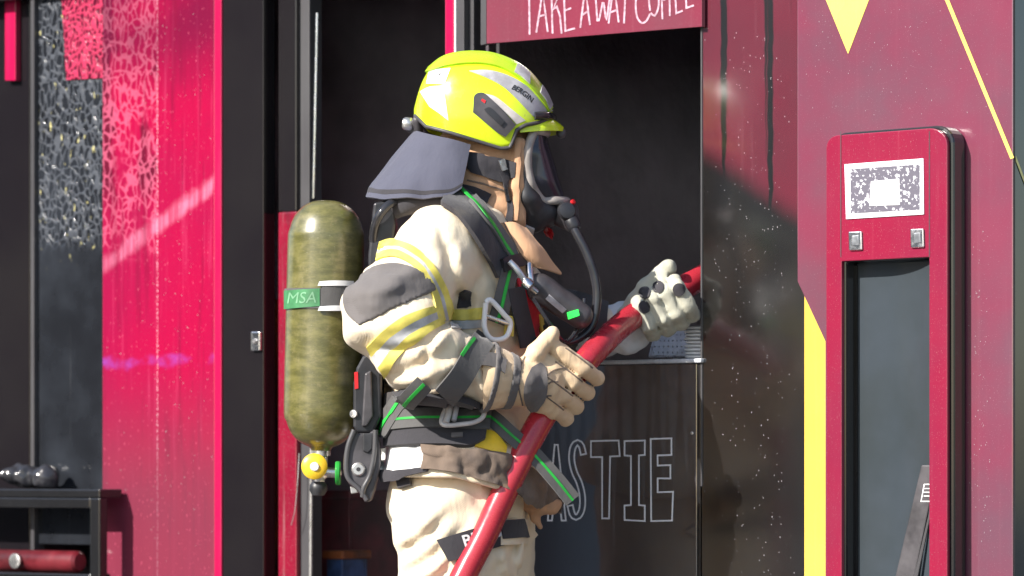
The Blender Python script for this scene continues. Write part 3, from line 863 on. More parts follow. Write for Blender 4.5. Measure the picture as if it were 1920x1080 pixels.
# recess: left cheek and back
uu0, uu1 = fu(1578, MN), fu(1742, MN)
zr0, zr1 = 0.05, fz(486, fu(1660, MN), MN)
link('recess_back', *box_vf((uu0+0.004, -TN-0.010, zr0), (uu1-0.004, -TN-0.0015, zr1)), M['slate'], term, FM, smooth=False)
nn = 14; arc = []
for i in range(nn+1):
    a = i/nn
    arc.append((uu0+0.006+(uu1-uu0-0.012)*a, -TN-0.012-0.034*max(0, (a-0.35)/0.65)**2))
cv = [(x, y, zr0) for x, y in arc]+[(x, y, zr1-0.006) for x, y in arc]
link('recess_liner', cv, [(i, i+1, i+nn+2, i+nn+1) for i in range(nn)], M['slate'], term, FM)
ucl = uu0+0.005
link('recess_seam', *box_vf((fu(1605, TN+0.012), -TN-0.016, zr0), (fu(1609, TN+0.012), -TN-0.009, zr1-0.008)), M['bezel'], term, FM, smooth=False)
def on_face(x, y, lift): return fp(x, y, MN+lift)
for xx in (1576.5, 1742.5):
    link('seam', *stroke_vf([(xx, 246), (xx, 482)], 1.4, on_face, lift=0.0008), M['frame'], face, FM, smooth=False)
scr = prism('screen', [(1583, 308), (1731, 297), (1732, 402), (1586, 411)], MN+0.003, 0.003, M['screen_frame'], term, 0.001)
k = NT_('wet_screen')
sp = k.ramp(k.noise(150, 3, 0.5), 0.56, 0.62)
k.set(color=k.mix(sp, (0.14, 0.13, 0.16), (0.70, 0.70, 0.74)), rough=0.15, normal=k.bump(k.noise(150, 3), 0.4, 0.002))
prism('screen_glass', [(1594, 317), (1724, 308), (1724, 393), (1595, 400)], MN+0.0042, 0.001, k.m, scr, 0)
prism('label_square', [(1633, 340), (1686, 335), (1687, 384), (1630, 386)], MN+0.0055, 0.001, M['white'], scr, 0)
for (x0, y0) in ((1590, 434), (1706, 429)):
    b = prism('button', [(x0, y0), (x0+25, y0-1), (x0+26, y0+35), (x0+1, y0+36)], MN+0.006, 0.006, M['chrome'], term, 0.003)
    prism('button_cap', [(x0+7, y0+8), (x0+19, y0+7), (x0+20, y0+26), (x0+8, y0+27)], MN+0.008, 0.002, M['steel'], b, 0.001)

# a black strap-like tool leaning in the recess
tool = empty('leaning_tool', FM @ Vector((fu(1700, TN), -TN-0.03, 0.6)), 'black flat bar leaning in the lower right of the terminal recess', 'tool', -YAW)
prism('bar', [(1662, 1150), (1727, 872), (1752, 872), (1752, 900), (1700, 1150)], TN+0.045, 0.012, M['grey_plastic'], tool, 0.003)
prism('rib', [(1697, 1150), (1752, 915), (1752, 930), (1706, 1150)], TN+0.050, 0.005, M['frame'], tool, 0.002)
def on_tool(x, y, lift): return fp(x, y, TN+0.045+lift)
link('scale_mark', *join([stroke_vf([(1727, 940), (1733, 908), (1748, 908), (1744, 940)], 1.8, on_tool, True, 0.0008)]+[stroke_vf([(1732, y), (1746, y)], 1.6, on_tool, False, 0.0008) for y in (916, 923, 930)]), M['white_print'], tool, FM, smooth=False)

# --- water drops on pillar and tower
def drops(name, x0, x1, y0, y1, n, cnt, rmin, rmax, parent, runs):
    V, F = [], []
    for _ in range(cnt):
        if random.random() < 0.7:
            cx, w = random.choice(runs); x = random.gauss(cx, w); y = random.uniform(y0, y1)
        else:
            x = random.uniform(x0, x1); y = random.uniform(y0, y1)
        if not (x0 < x < x1): continue
        p = fp(x, y, n); r = random.uniform(rmin, rmax)**1.0; hgt = random.uniform(1, 2.2)
        s = len(V); K = 6
        V.append((p[0], p[1]-r*0.7, p[2]))
        for j in range(K):
            a = 2*math.pi*j/K; V.append((p[0]+r*math.cos(a), p[1]-0.0002, p[2]+r*hgt*math.sin(a)))
        F += [(s, s+1+j, s+1+(j+1) % K) for j in range(K)]
    o = link(name, V, F, M['drop'], parent, FM)
    o['kind'] = 'stuff'; o['label'] = 'small bright water drops clinging to the panel'
    return o
drops('water_drops', 1320, 1494, 60, 1080, 0.0, 300, 0.0004, 0.0011, pil, [(1382, 12), (1415, 14), (1440, 10), (1400, 25), (1460, 12)])
drops('water_drops', 1500, 1890, 10, 230, TN, 110, 0.0003, 0.0008, tower, [(1540, 20), (1650, 40), (1700, 40)])
drops('water_drops', 1812, 1862, 420, 1080, TN, 110, 0.0003, 0.0009, tower, [(1830, 8), (1845, 6)])
drops('water_drops', 200, 398, 20, 1060, 0.0, 220, 0.0004, 0.0011, rp, [(310, 3), (340, 12), (370, 12), (286, 3), (295, 3)])

# --- things in the doorway
def crate(px0, px1, py0, py1, n, dep, mat, label, cat, name, lidmat=None):
    uA, uB = fu(px0, n), fu(px1, n); z1 = fz(py0, uA, n); z0 = 0.03
    e = empty(name, FM @ Vector(((uA+uB)/2, -n, z0)), label, cat, -YAW)
    w = 0.012
    for lo, hi in (((uA, -n, z0), (uB, -n+w, z1)), ((uA, -n+dep-w, z0), (uB, -n+dep, z1)),
                   ((uA, -n+w, z0), (uA+w, -n+dep-w, z1)), ((uB-w, -n+w, z0), (uB, -n+dep-w, z1))):
        bevel(link('side', *box_vf(lo, hi), mat, e, FM, smooth=False), 0.003)
    link('base', *box_vf((uA+w, -n+w, z0), (uB-w, -n+dep-w, z0+w)), mat, e, FM, smooth=False)
    if lidmat: bevel(link('lid', *box_vf((uA-0.008, -n-0.008, z1), (uB+0.008, -n+dep+0.008, z1+0.022)), lidmat, e, FM, smooth=False), 0.004)
    return e
crate(575, 655, 935, 1500, -0.35, 0.3, M['dull_red'], 'smoke stained red bin standing just inside the doorway', 'bin', 'red_bin', M['dull_red'])
crate(612, 642, 1048, 1500, -0.18, 0.10, M['blue'], 'small dull blue bucket at the foot of the red bin', 'bucket', 'blue_bucket', M['orange'])

# --- cabinet at the lower left, with a red cylinder lying in it
CN = 0.10
cab = empty('framed_cabinet', FM @ Vector((fu(60, CN), -CN, 0.004)), 'low black framed cabinet with an open front at the lower left', 'cabinet', -YAW)
cx0, cx1 = fu(-230, CN), fu(187, CN); ct = fz(917, fu(150, CN), CN)
def cb(name, lo, hi, mat=None): return bevel(link(name, *box_vf(lo, hi), mat or M['bezel'], cab, FM, smooth=False), 0.004)
cb('top', (cx0, -CN, ct-0.022), (cx1, -CN+0.085, ct))
cb('post', (cx1-0.036, -CN, 0.02), (cx1, -CN+0.03, ct-0.023))
cb('post', (cx0, -CN, 0.02), (cx0+0.03, -CN+0.03, ct-0.023))
cb('rail', (cx0+0.031, -CN+0.004, fz(1075, fu(100, CN), CN)-0.012), (cx1-0.037, -CN+0.08, fz(1075, fu(100, CN), CN)))
cb('upper_rail', (cx0+0.031, -CN+0.003, ct-0.050), (cx1-0.037, -CN+0.024, ct-0.023))
zsh = fz(1075, fu(100, CN), CN)
ext = empty('red_cylinder', FM @ Vector((fu(80, CN-0.04), -CN+0.045, zsh)), 'dark red cylinder with a pale round end lying on the cabinet rail', 'cylinder', -YAW)
zc2 = zsh+0.030
lathe('body', [(0, 0), (0.022, 0.0), (0.029, 0.008), (0.029, 0.30), (0.024, 0.315), (0, 0.318)], (fu(148, CN-0.04), -CN+0.045, zc2), (-1, 0, 0), M['dull_red'], ext, 28, frame=FM)
lathe('gauge', [(0, 0), (0.019, 0), (0.020, 0.008), (0.014, 0.010), (0, 0.010)], (fu(30, CN-0.01), -CN+0.012, zc2), (0, -1, 0), M['alu'], ext, 20, frame=FM)
clut = empty('crumpled_bag', FM @ Vector((fu(40, CN), -CN+0.05, ct)), 'crumpled black bag on top of the framed cabinet', 'bag', -YAW)
def bagf(p):
    c0 = np.array(FM @ Vector((fu(20, CN), -CN+0.045, ct+0.035))); c1 = np.array(FM @ Vector((fu(66, CN), -CN+0.045, ct+0.028)))
    d = smin(ell(p, c0, (0.06, 0.03, 0.030)), ell(p, c1, (0.035, 0.03, 0.034)), 0.03)
    d = np.maximum(d + noise(p*38)*0.008 + noise(p*80)*0.004, ct+0.001-p[:, 2])
    return d
cc = np.array(FM @ Vector((fu(40, CN), -CN+0.045, ct+0.04)))
sdf_obj('bag_body', bagf, cc-0.14, cc+0.14, 0.005, M['gloss_tube'], clut)

# --- on the counter by the pillar
lid = empty('lid_stack', FM @ Vector((fu(1300, -0.06), 0.06, fz(674.5, fu(1200)))), 'stack of ridged white lids beside the pillar on the counter', 'lids', -YAW)
zl = fz(674.0, fu(1200))+0.001
for i in range(9):
    prof = [(0, 0), (0.030, 0), (0.036, 0.0025), (0.036, 0.0055), (0.031, 0.0075), (0, 0.0078)]
    r = 1+random.uniform(-0.03, 0.03)
    lathe('lid', [(a*r, b) for a, b in prof], (fu(1312, -0.06)+random.uniform(-0.002, 0.002), 0.06, zl+i*0.0085), (0, 0, 1), M['white'], lid, 24, frame=FM)
tray = empty('perforated_tray', FM @ Vector((fu(1255, -0.10), 0.10, zl)), 'grey perforated drip tray tilted on the counter under the far glove', 'tray', -YAW)
a0 = np.array(fp(1218, 668, -0.09)); a1 = np.array(fp(1292, 668, -0.11)); a2 = np.array(fp(1284, 612, -0.17)); a3 = np.array(fp(1232, 612, -0.15))
V, F = [], []; nu_, nv_ = 33, 21
for j in range(nv_):
    for i in range(nu_):
        s, t = i/(nu_-1), j/(nv_-1)
        V.append(((1-s)*(1-t)*a0+s*(1-t)*a1+s*t*a2+(1-s)*t*a3).tolist())
for j in range(nv_-1):
    for i in range(nu_-1):
        if i % 4 in (2,) and j % 4 in (2,): continue
        F.append((j*nu_+i, j*nu_+i+1, (j+1)*nu_+i+1, (j+1)*nu_+i))
o = link('plate', V, F, M['pale_steel'], tray, FM, smooth=False)
sm_ = o.modifiers.new('thick', 'SOLIDIFY'); sm_.thickness = 0.0025
tube('rim', [a0, a1, a2, a3, a0], 0.003, M['alu'], tray, 8, frame=FM)

# ------------------------------------------------------------------ the firefighter
person = empty('person', (W(850, 870, 0)[0], 0.0, 0.004),
               'firefighter in tan turnout gear facing right, hauling a red hose into the kiosk hatch', 'person')

J = W
# body under the clothes: one continuous figure
def bodyf(p):
    d = ell(p, J(925, 285, 0), (0.105, 0.078, 0.125))                                  # skull
    d = smin(d, ell(p, J(965, 345, 0), (0.055, 0.055, 0.075)), 0.05)                   # jaw and face
    d = smin(d, rc(p, J(1010, 300, 0), J(1022, 335, 0), 0.010, 0.017), 0.02)           # nose
    d = np.maximum(d, -ell(p, J(1003, 292, -0.034), (0.016, 0.018, 0.012)))            # eye sockets
    d = np.maximum(d, -ell(p, J(1003, 292, 0.034), (0.016, 0.018, 0.012)))
    d = smin(d, ell(p, J(1000, 292, -0.033), (0.013, 0.012, 0.012)), 0.004)
    d = smin(d, ell(p, J(1000, 292, 0.033), (0.013, 0.012, 0.012)), 0.004)
    d = smin(d, rc(p, J(900, 350, 0), J(875, 430, 0), 0.058, 0.065), 0.05)             # neck
    d = smin(d, rc(p, J(845, 490, -0.13), J(845, 490, 0.13), 0.085, 0.085), 0.06)      # shoulders
    d = smin(d, ell(p, J(860, 600, 0), (0.125, 0.155, 0.20)), 0.08)
    d = smin(d, ell(p, J(862, 800, 0), (0.115, 0.145, 0.16)), 0.08)
    d = smin(d, rc(p, J(835, 480, -0.17), J(715, 590, -0.25), 0.055, 0.045), 0.05)     # near arm
    d = smin(d, rc(p, J(715, 590, -0.25), J(960, 715, -0.245), 0.045, 0.030), 0.03)
    d = smin(d, rc(p, J(870, 490, 0.17), J(1010, 615, 0.24), 0.055, 0.045), 0.05)      # far arm
    d = smin(d, rc(p, J(1010, 615, 0.24), J(1150, 620, 0.19), 0.045, 0.030), 0.03)
    d = smin(d, ell(p, J(980, 722, -0.237), (0.03, 0.016, 0.03)), 0.02)                # hands, inside the gloves
    d = smin(d, ell(p, J(1175, 607, 0.18), (0.03, 0.016, 0.03)), 0.02)
    for s, kx, fx, yy in ((-1, 845, 838, -0.09), (1, 905, 900, 0.10)):
        d = smin(d, rc(p, J(862, 890, yy), J(kx, 1230, yy), 0.085, 0.058), 0.05)
        d = smin(d, rc(p, J(kx, 1230, yy), J(fx-10, 1590, yy), 0.055, 0.040), 0.03)
        d = smin(d, rc(p, J(fx-10, 1610, yy), J(fx+110, 1625, yy), 0.036, 0.030), 0.03)
    return d
sdf_obj('body', bodyf, (-0.45, -0.34, 0.01), (0.32, 0.34, 1.85), 0.011, M['skin'], person)

# ---- turnout jacket
EL = J(726, 594, -0.30); SHN = J(825, 465, -0.19); WRN = J(930, 713, -0.258)
def crease(p, s, a):
    """pinched creases of stiff cloth"""
    q = p + 0.035*np.stack([noise(p*6+1), noise(p*6+11), noise(p*6+21)], 1)
    return a*(np.abs(noise(q*s))**0.65-0.45)*-1.0
_a = math.radians(35)
ROT = np.array([[math.cos(_a), 0, -math.sin(_a)], [0, 1, 0], [math.sin(_a), 0, math.cos(_a)]])
def grooves(p, segs, s=1.0):
    """single drawn folds: a valley with a raised lip on its upper side"""
    out = np.zeros(len(p)); near = np.where(p[:, 1] < -0.02)[0]
    if len(near) == 0: return out
    q = p[near][:, [0, 2]]; acc = np.zeros(len(near))
    for (x0, y0, x1, y1, am, w) in segs:
        a = J(x0, y0, -0.25)[[0, 2]]; b = J(x1, y1, -0.25)[[0, 2]]; ba = b-a; L = np.linalg.norm(ba)
        t = np.clip(((q-a)@ba)/(L*L), -0.15, 1.15); n_ = np.array([-ba[1], ba[0]])/L
        d = (q-a)@n_ + 0.010*np.sin(t*3.1)
        e = np.clip(np.minimum(t+0.15, 1.15-t)/0.35, 0, 1)
        acc += am*s*e*(np.exp(-(d/w)**2) - 0.8*np.exp(-((d-1.7*w)/(1.3*w))**2))
    out[near] = acc
    return out
JF = [(712, 655, 806, 640, .008, .010), (726, 705, 842, 655, .009, .011), (752, 738, 872, 690, .008, .010), (800, 752, 900, 715, .007, .009),
      (700, 690, 735, 735, .008, .010), (846, 600, 795, 690, .009, .010), (842, 470, 868, 560, .008, .014), (770, 400, 742, 452, .006, .012),
      (870, 640, 905, 760, .007, .009), (826, 420, 858, 500, .006, .012), (690, 532, 795, 520, .003, .012), (678, 566, 770, 545, .003, .012), (900, 520, 880, 600, .007, .010)]
TF = [(745, 1040, 838, 962, .010, .013), (755, 1078, 870, 990, .009, .012), (800, 1095, 850, 1040, .008, .011), (880, 920, 965, 990, .008, .012),
      (735, 930, 790, 1000, .007, .012), (968, 1010, 975, 1090, .009, .010), (930, 1040, 955, 1095, .008, .010), (730, 985, 762, 1090, .008, .012)]
def folds(p):
    w = noise(p*7)
    g1 = np.exp(-((p-EL)**2).sum(1)/0.018)
    d1 = (EL-SHN)/np.linalg.norm(EL-SHN); d2 = (WRN-EL)/np.linalg.norm(WRN-EL)
    m = np.sin(78*(p@((d1+d2)/1.3))+3.0*w)*g1*0.009
    m += np.sin(64*(p@d2)+4*noise(p*9+5))*np.exp(-((p-WRN)**2).sum(1)/0.012)*0.006
    m += (1-np.abs(noise(p*np.array([11, 11, 8])+3))*2)*0.004
    m += noise(p*23+9)*0.003 + crease(p@ROT, np.array([21, 12, 6]), 0.008) + crease(p+5, np.array([26, 26, 16]), 0.003)
    m += np.sin(70*p[:, 2]+5*w)*np.exp(-((p[:, 2]-J(0, 720, 0)[2])/0.09)**2)*0.004
    m += grooves(p, JF)
    return m
def torsof(p):
    d = ell(p, J(868, 560, 0), (0.172, 0.205, 0.215))
    d = smin(d, ell(p, J(858, 740, 0), (0.160, 0.190, 0.17)), 0.10)
    d = smin(d, rc(p, J(870, 425, 0), J(858, 500, 0), 0.095, 0.14), 0.09)
    d = smin(d, rc(p, J(845, 455, -0.10), J(830, 470, -0.16), 0.085, 0.085), 0.07)
    d = smin(d, rc(p, J(845, 455, 0.10), J(850, 470, 0.16), 0.085, 0.085), 0.07)
    for q in (-1, 1): d = smin(d, rc(p, J(858, 790, q*0.05), J(868, 885, q*0.085), 0.152, 0.184), 0.06)
    return d
def nearf(p):
    d = smin(rc(p, SHN, EL, 0.100, 0.096), rc(p, EL, J(800, 672, -0.29), 0.092, 0.092), 0.045)
    d = smin(d, rc(p, J(800, 672, -0.29), WRN, 0.088, 0.060), 0.03)
    return d
def farf(p):
    d = smin(rc(p, J(870, 475, 0.17), J(1010, 600, 0.25), 0.10, 0.085), rc(p, J(1010, 600, 0.25), J(1135, 612, 0.20), 0.075, 0.055), 0.04)
    return d
hemz = lambda p: np.interp(p[:, 0], [J(700,0,0)[0], J(860,0,0)[0], J(980,0,0)[0], J(1060,0,0)[0]],
                           [J(0,893,0)[2], J(0,896,0)[2], J(0,930,0)[2], J(0,962,0)[2]])
def jacketf(p, wrinkled=True):
    d = torsof(p)
    d = smin(d, rc(p, J(940, 865, -0.03), J(1012, 925, -0.03), 0.075, 0.030), 0.05)     # skirt flaring forward
    d = smin(d, nearf(p), 0.035)
    d = smin(d, farf(p), 0.035)
    d = d + (folds(p) if wrinkled else -0.003)
    return np.maximum(d, hemz(p)-p[:, 2])
jacket = sdf_obj('turnout_jacket', jacketf, (-0.46, -0.46, 0.80), (0.30, 0.40, 1.58), 0.0062, M['cream'], person)
jacket['label'] = 'bulky cream turnout jacket, sooty at the hem'
SJ = surf_of(jacketf)
S0 = surf_of(lambda p: jacketf(p, False))

# ---- turnout trousers
def trouserf(p, wrinkled=True):
    d = ell(p, J(862, 905, 0), (0.148, 0.170, 0.16))
    d = smin(d, rc(p, J(852, 950, -0.085), J(862, 1240, -0.10), 0.150, 0.122), 0.06)
    d = smin(d, rc(p, J(858, 1240, -0.10), J(845, 1590, -0.10), 0.108, 0.10), 0.05)
    d = smin(d, rc(p, J(890, 935, 0.085), J(925, 1240, 0.11), 0.14, 0.112), 0.05)
    d = smin(d, rc(p, J(925, 1240, 0.11), J(900, 1590, 0.11), 0.108, 0.10), 0.05)
    if not wrinkled: return d-0.003
    d = d + (1-np.abs(noise(p*np.array([10, 10, 6])+7))*2)*0.006 + noise(p*22+2)*0.003 + crease(p@ROT.T, np.array([17, 10, 5]), 0.010) + crease(p+3, np.array([28, 28, 14]), 0.003)
    g = np.exp(-((p-J(880, 1010, -0.2))**2).sum(1)/0.02)
    d = d + np.sin(55*(p[:, 2]-0.8*p[:, 0])+3*noise(p*8))*g*0.008
    d = d + grooves(p, TF)
    return np.maximum(np.maximum(d, p[:, 2]-J(0, 850, 0)[2]), J(0, 1600, 0)[2]-p[:, 2])
trousers = sdf_obj('turnout_trousers', trouserf, (-0.36, -0.34, 0.02), (0.22, 0.34, 0.99), 0.0075, M['cream'], person)
ST = surf_of(lambda p: trouserf(p, False))
for yy, fx in ((-0.10, 835), (0.11, 895)):
    def bootf(p, yy=yy, fx=fx):
        d = smin(rc(p, J(fx, 1560, yy), J(fx, 1610, yy), 0.06, 0.06), rc(p, J(fx, 1615, yy), J(fx+130, 1622, yy), 0.055, 0.045), 0.05)
        return np.maximum(d, 0.006-p[:, 2])
    cc = J(fx+50, 1600, yy)
    sdf_obj('boot', bootf, cc-0.22, cc+0.22, 0.011, M['rubber'], person)

# ---- trims on the jacket
P = lambda name, A, B, surf, mat, par, **k: patch(name, A, B, surf, mat, par, **k)
elb = sdf_obj('elbow_patch', lambda p: np.maximum(jacketf(p)-0.005, np.maximum(ell(p, J(732, 560, -0.34), (0.105, 0.22, 0.082)), -((p-J(650, 622, -0.34))@np.array([-0.42, 0, 0.907])))+noise(p*20)*0.003), EL-np.array([0.2, 0.2, 0.16]), EL+np.array([0.2, 0.22, 0.22]), 0.0052, M['elbow'], jacket)
# upper arm trim: yellow, silver, yellow
up_o = [(714, 455), (734, 450), (766, 458), (806, 490), (836, 540), (852, 596)]
up_i = [(706, 490), (720, 484), (748, 484), (784, 508), (808, 550), (820, 604)]
def between(a, b, t): return [tuple(np.array(x)*(1-t)+np.array(y)*t) for x, y in zip(a, b)]
for nm, mt, t0, t1 in (('yellow_trim', 'yellow_band', 0.0, 0.40), ('silver_trim', 'silver_band', 0.40, 0.60), ('yellow_trim', 'yellow_band', 0.60, 1.0)):
    P(nm, between(up_o, up_i, t0), between(up_o, up_i, t1), SJ, M[mt], jacket, n=34, m=5, off=0.0045, th=0.008)
lo_o = [(688, 650), (716, 622), (750, 598), (788, 582), (812, 575)]
lo_i = [(722, 708), (745, 672), (775, 645), (806, 622), (832, 606)]
for nm, mt, t0, t1 in (('yellow_trim', 'yellow_band', 0.0, 0.32), ('silver_trim', 'silver_band', 0.32, 0.66), ('yellow_trim', 'yellow_band', 0.66, 1.0)):
    P(nm, between(lo_o, lo_i, t0), between(lo_o, lo_i, t1), SJ, M[mt], jacket, n=30, m=5, off=0.0045, th=0.008)
P('yellow_trim', [(838, 578), (870, 580), (905, 576)], [(840, 600), (872, 601), (905, 598)], SJ, M['yellow_band'], jacket, n=16, m=4, off=0.004, th=0.007)
P('silver_trim', [(842, 601), (872, 602), (905, 599)], [(846, 616), (872, 617), (905, 613)], SJ, M['silver_band'], jacket, n=16, m=4, off=0.004, th=0.007)
P('chest_tab', [(862, 548), (872, 544), (882, 546)], [(856, 576), (870, 577), (884, 574)], SJ, M['black_cloth'], jacket, n=8, m=6, off=0.005, th=0.008)
P('far_sleeve_cover', [(1020, 540), (1080, 548), (1140, 568)], [(1010, 655), (1080, 662), (1136, 655)], SJ, M['soot_sleeve'], jacket, n=24, m=14, off=0.004, th=0.008)
# hem: bright reflective band, charred front, dark lining edge
P('white_trim', [(716, 842), (745, 836), (798, 834)], [(714, 886), (745, 884), (798, 878)], SJ, M['white_band'], jacket, n=18, m=6, off=0.005, th=0.008)
ch = P('charred_hem', [(797, 835), (860, 842), (945, 852), (1005, 885), (1048, 930)], [(797, 878), (860, 888), (930, 908), (995, 938), (1046, 958)],
       SJ, M['charred'], jacket, n=60, m=20, off=0.008, th=0.014, rumple=0.012)
P('yellow_trim', [(898, 806), (925, 812), (948, 838)], [(890, 838), (920, 846), (946, 852)], SJ, M['yellow_knob'], jacket, n=12, m=5, off=0.006, th=0.008)
P('hem_lining', [(716, 884), (750, 882), (806, 874)], [(717, 897), (750, 895), (803, 884)], SJ, M['black_cloth'], jacket, n=16, m=4, off=0.009, th=0.012)
P('hem_tab', [(746, 893), (770, 889)], [(752, 917), (774, 910)], ST, M['black_cloth'], jacket, n=6, m=6, off=0.010, th=0.008, curve=False)
# frayed lower lip of the skirt
def lipf(p):
    d = rc(p, J(980, 935, -0.06), J(1040, 950, -0.03), 0.022, 0.018)
    d = smin(d, rc(p, J(1000, 940, -0.04), J(1012, 985, -0.03), 0.018, 0.008), 0.02)
    return d+noise(p*45)*0.007
sdf_obj('torn_lining', lipf, J(1010, 950, -0.04)-0.09, J(1010, 950, -0.04)+0.09, 0.004, M['tan'], jacket)

# trouser name patch and pocket flap
pat = P('name_patch', [(820, 1012), (935, 976)], [(842, 1053), (955, 1018)], ST, M['black_cloth'], trousers, n=20, m=10, off=0.007, th=0.008, curve=False)
P('pocket_flap', [(935, 978), (978, 972), (994, 990)], [(935, 1022), (985, 1018), (1003, 1003)], ST, M['cream'], trousers, n=14, m=8, off=0.008, th=0.012)
P('flap_band', [(932, 976), (975, 972)], [(938, 1010), (985, 1006)], ST, M['black_cloth'], trousers, n=10, m=6, off=0.012, th=0.006, curve=False)

def wrap_text(name, body, size, mapping, surf, mat, parent, off, bold=0.0):
    v, f = text_vf(body, size, bold)
    q = np.array([mapping(a, b) for a, b in v[:, :2]])
    Pp, N = surf(q[:, 0], q[:, 1])
    return link(name, Pp+N*off, f, mat, parent)
ca, sa = math.cos(math.radians(-17)), math.sin(math.radians(-17))
wrap_text('lettering', 'BERGIN', 30, lambda a, b: (916+a*ca+b*sa, 1001+a*sa-b*ca), ST, M['white_print'], pat, 0.0085, 0.6)

# ---- flash hood, collar
def hoodf(p, wrinkled=True):
    d = ell(p, J(905, 300, 0), (0.108, 0.092, 0.125))
    d = smin(d, rc(p, J(895, 350, 0), J(872, 435, 0), 0.085, 0.11), 0.05)
    d = smin(d, ell(p, J(938, 385, -0.035), (0.046, 0.052, 0.045)), 0.025)
    d = smin(d, ell(p, J(938, 385, 0.035), (0.046, 0.052, 0.045)), 0.025)
    d = smin(d, rc(p, J(974, 270, -0.078), J(970, 405, -0.066), 0.016, 0.020), 0.012)
    d = smin(d, rc(p, J(974, 270, 0.078), J(970, 405, 0.066), 0.016, 0.020), 0.012)
    d = smin(d, rc(p, J(970, 408, -0.06), J(972, 418, 0), 0.020, 0.018), 0.02)
    if wrinkled: d = d+noise(p*26)*0.003+crease(p@ROT, np.array([30, 18, 10]), 0.006)+crease(p+2, 46, 0.002)
    g = np.exp(-((p-J(905, 375, -0.09))**2).sum(1)/0.006)
    d = d+np.sin(95*(p[:, 2]+0.4*p[:, 0])+3*noise(p*9))*g*0.0035
    return np.maximum(d, p[:, 0]-J(986, 0, 0)[0])
hood = sdf_obj('flash_hood', hoodf, (-0.22, -0.17, 1.42), (0.08, 0.17, 1.80), 0.0048, M['tan'], person)
SH = surf_of(hoodf)
P('collar_patch', [(866, 345), (895, 352), (920, 363)], [(862, 372), (885, 385), (908, 398)], SH, M['black_cloth'], hood, n=14, m=10, off=0.006, th=0.008)
strap('face_binding', [(972, 256), (970, 320), (968, 380), (966, 412)], 9, SH, M['tan'], hood, n=30, m=4, off=0.005, th=0.005)
strap('hood_seam', [(876, 338), (910, 346), (945, 358), (962, 375)], 3, SH, M['charred'], hood, n=24, m=3, off=0.002, th=0.003)
# collar flap
fl = [[J(935, 418, -0.125), J(962, 418, -0.13), J(985, 428, -0.11)],
      [J(950, 450, -0.14), J(985, 450, -0.145), J(1012, 462, -0.115)],
      [J(965, 478, -0.145), J(1000, 482, -0.145), J(1034, 492, -0.10)],
      [J(985, 494, -0.135), J(1018, 502, -0.125), J(1051, 513, -0.085)]]
fl = np.array(fl)
rows = np.stack([smooth_path(fl[:, j], 18) for j in range(3)], 1)
cols = np.stack([smooth_path(rows[i], 10) for i in range(18)])
dn = np.cross(np.gradient(cols, axis=0).reshape(-1, 3), np.gradient(cols, axis=1).reshape(-1, 3)); dn /= np.linalg.norm(dn, axis=1)[:, None]
dn *= np.sign(-dn[:, 1])[:, None]
cols += (noise(cols.reshape(-1, 3)*30)[:, None]*dn*0.003).reshape(cols.shape)
v, f = grid_sheet(cols, dn.reshape(cols.shape), 0.003, 0.006)
cfl = recalc(link('collar_flap', v, f, M['tan'], jacket, auto=60))
ed = np.vstack([cols[:, 0], cols[-1, 1:], cols[::-1, -1]])
tube('edge_binding', ed, 0.0035, M['tan'], cfl, 8)
ins_ = cols[:, 1]*0.5+cols[:, 2]*0.5
tube('stitching', ins_+dn.reshape(cols.shape)[:, 1]*0.003, 0.0012, M['charred'], cfl, 6)

# ---- gloves
def chain(p, pts, rad):
    d = None
    for i in range(len(pts)-1):
        e = rc(p, pts[i], pts[i+1], rad[i], rad[i+1])
        d = e if d is None else smin(d, e, 0.004)
    return d
def hosept(q, t): return q
dN = np.array([0.80, 0.60])
nearH = [(1090, 688), (1071, 714), (1053, 741), (1036, 767)]
def gnear(p):
    d = rc(p, J(960, 718, -0.255), J(1005, 722, -0.236), 0.046, 0.040)
    d = smin(d, ell(p, J(1018, 728, -0.232), (0.044, 0.026, 0.058)), 0.03)
    fing = None
    for (hx, hy), ln in zip(nearH, (1.0, 1.06, 1.0, 0.86)):
        h = np.array([hx, hy], float)
        pts = [J(*(h-dN*52*ln), -0.226), J(*(h+dN*4), -0.213), J(*(h+dN*36*ln), -0.166), J(*(h+dN*12), -0.122)]
        e = chain(p, pts, (0.0195, 0.0182, 0.0172, 0.0155))
        fing = e if fing is None else smin(fing, e, 0.0018)
    d = smin(d, fing, 0.014)
    th = chain(p, [J(985, 700, -0.236), J(1004, 664, -0.248), J(1034, 626, -0.238)], (0.027, 0.022, 0.0175))
    d = smin(d, th, 0.016)
    d = smin(d, rc(p, J(915, 708, -0.262), J(972, 718, -0.247), 0.078, 0.053), 0.010)
    return d+noise(p*60)*0.0016+crease(p, 34, 0.003)+np.sin(110*p[:, 0]+4*noise(p*12))*np.exp(-((p-J(975, 720, -0.28))**2).sum(1)/0.003)*0.003
cc = J(1030, 715, -0.2)
gl1 = sdf_obj('glove', gnear, cc-0.15, cc+0.15, 0.0036, M['glove_tan'], person)
gl1['label'] = 'tan glove on the near hand with a dark back pad'
SG = surf_of(gnear)
for sp_ in ([(1062, 690), (1040, 694), (1026, 704)], [(1046, 716), (1034, 716), (1028, 720)], [(1034, 742), (1028, 742), (1022, 744)], [(985, 668), (975, 690), (972, 722), (980, 760)]):
    strap('seam', sp_, 2.6, SG, M['charred'], gl1, n=16, m=3, off=0.0012, th=0.002)
gr = []
ga, gb = J(915, 708, -0.262), J(972, 718, -0.247); gd = (gb-ga)/np.linalg.norm(gb-ga)
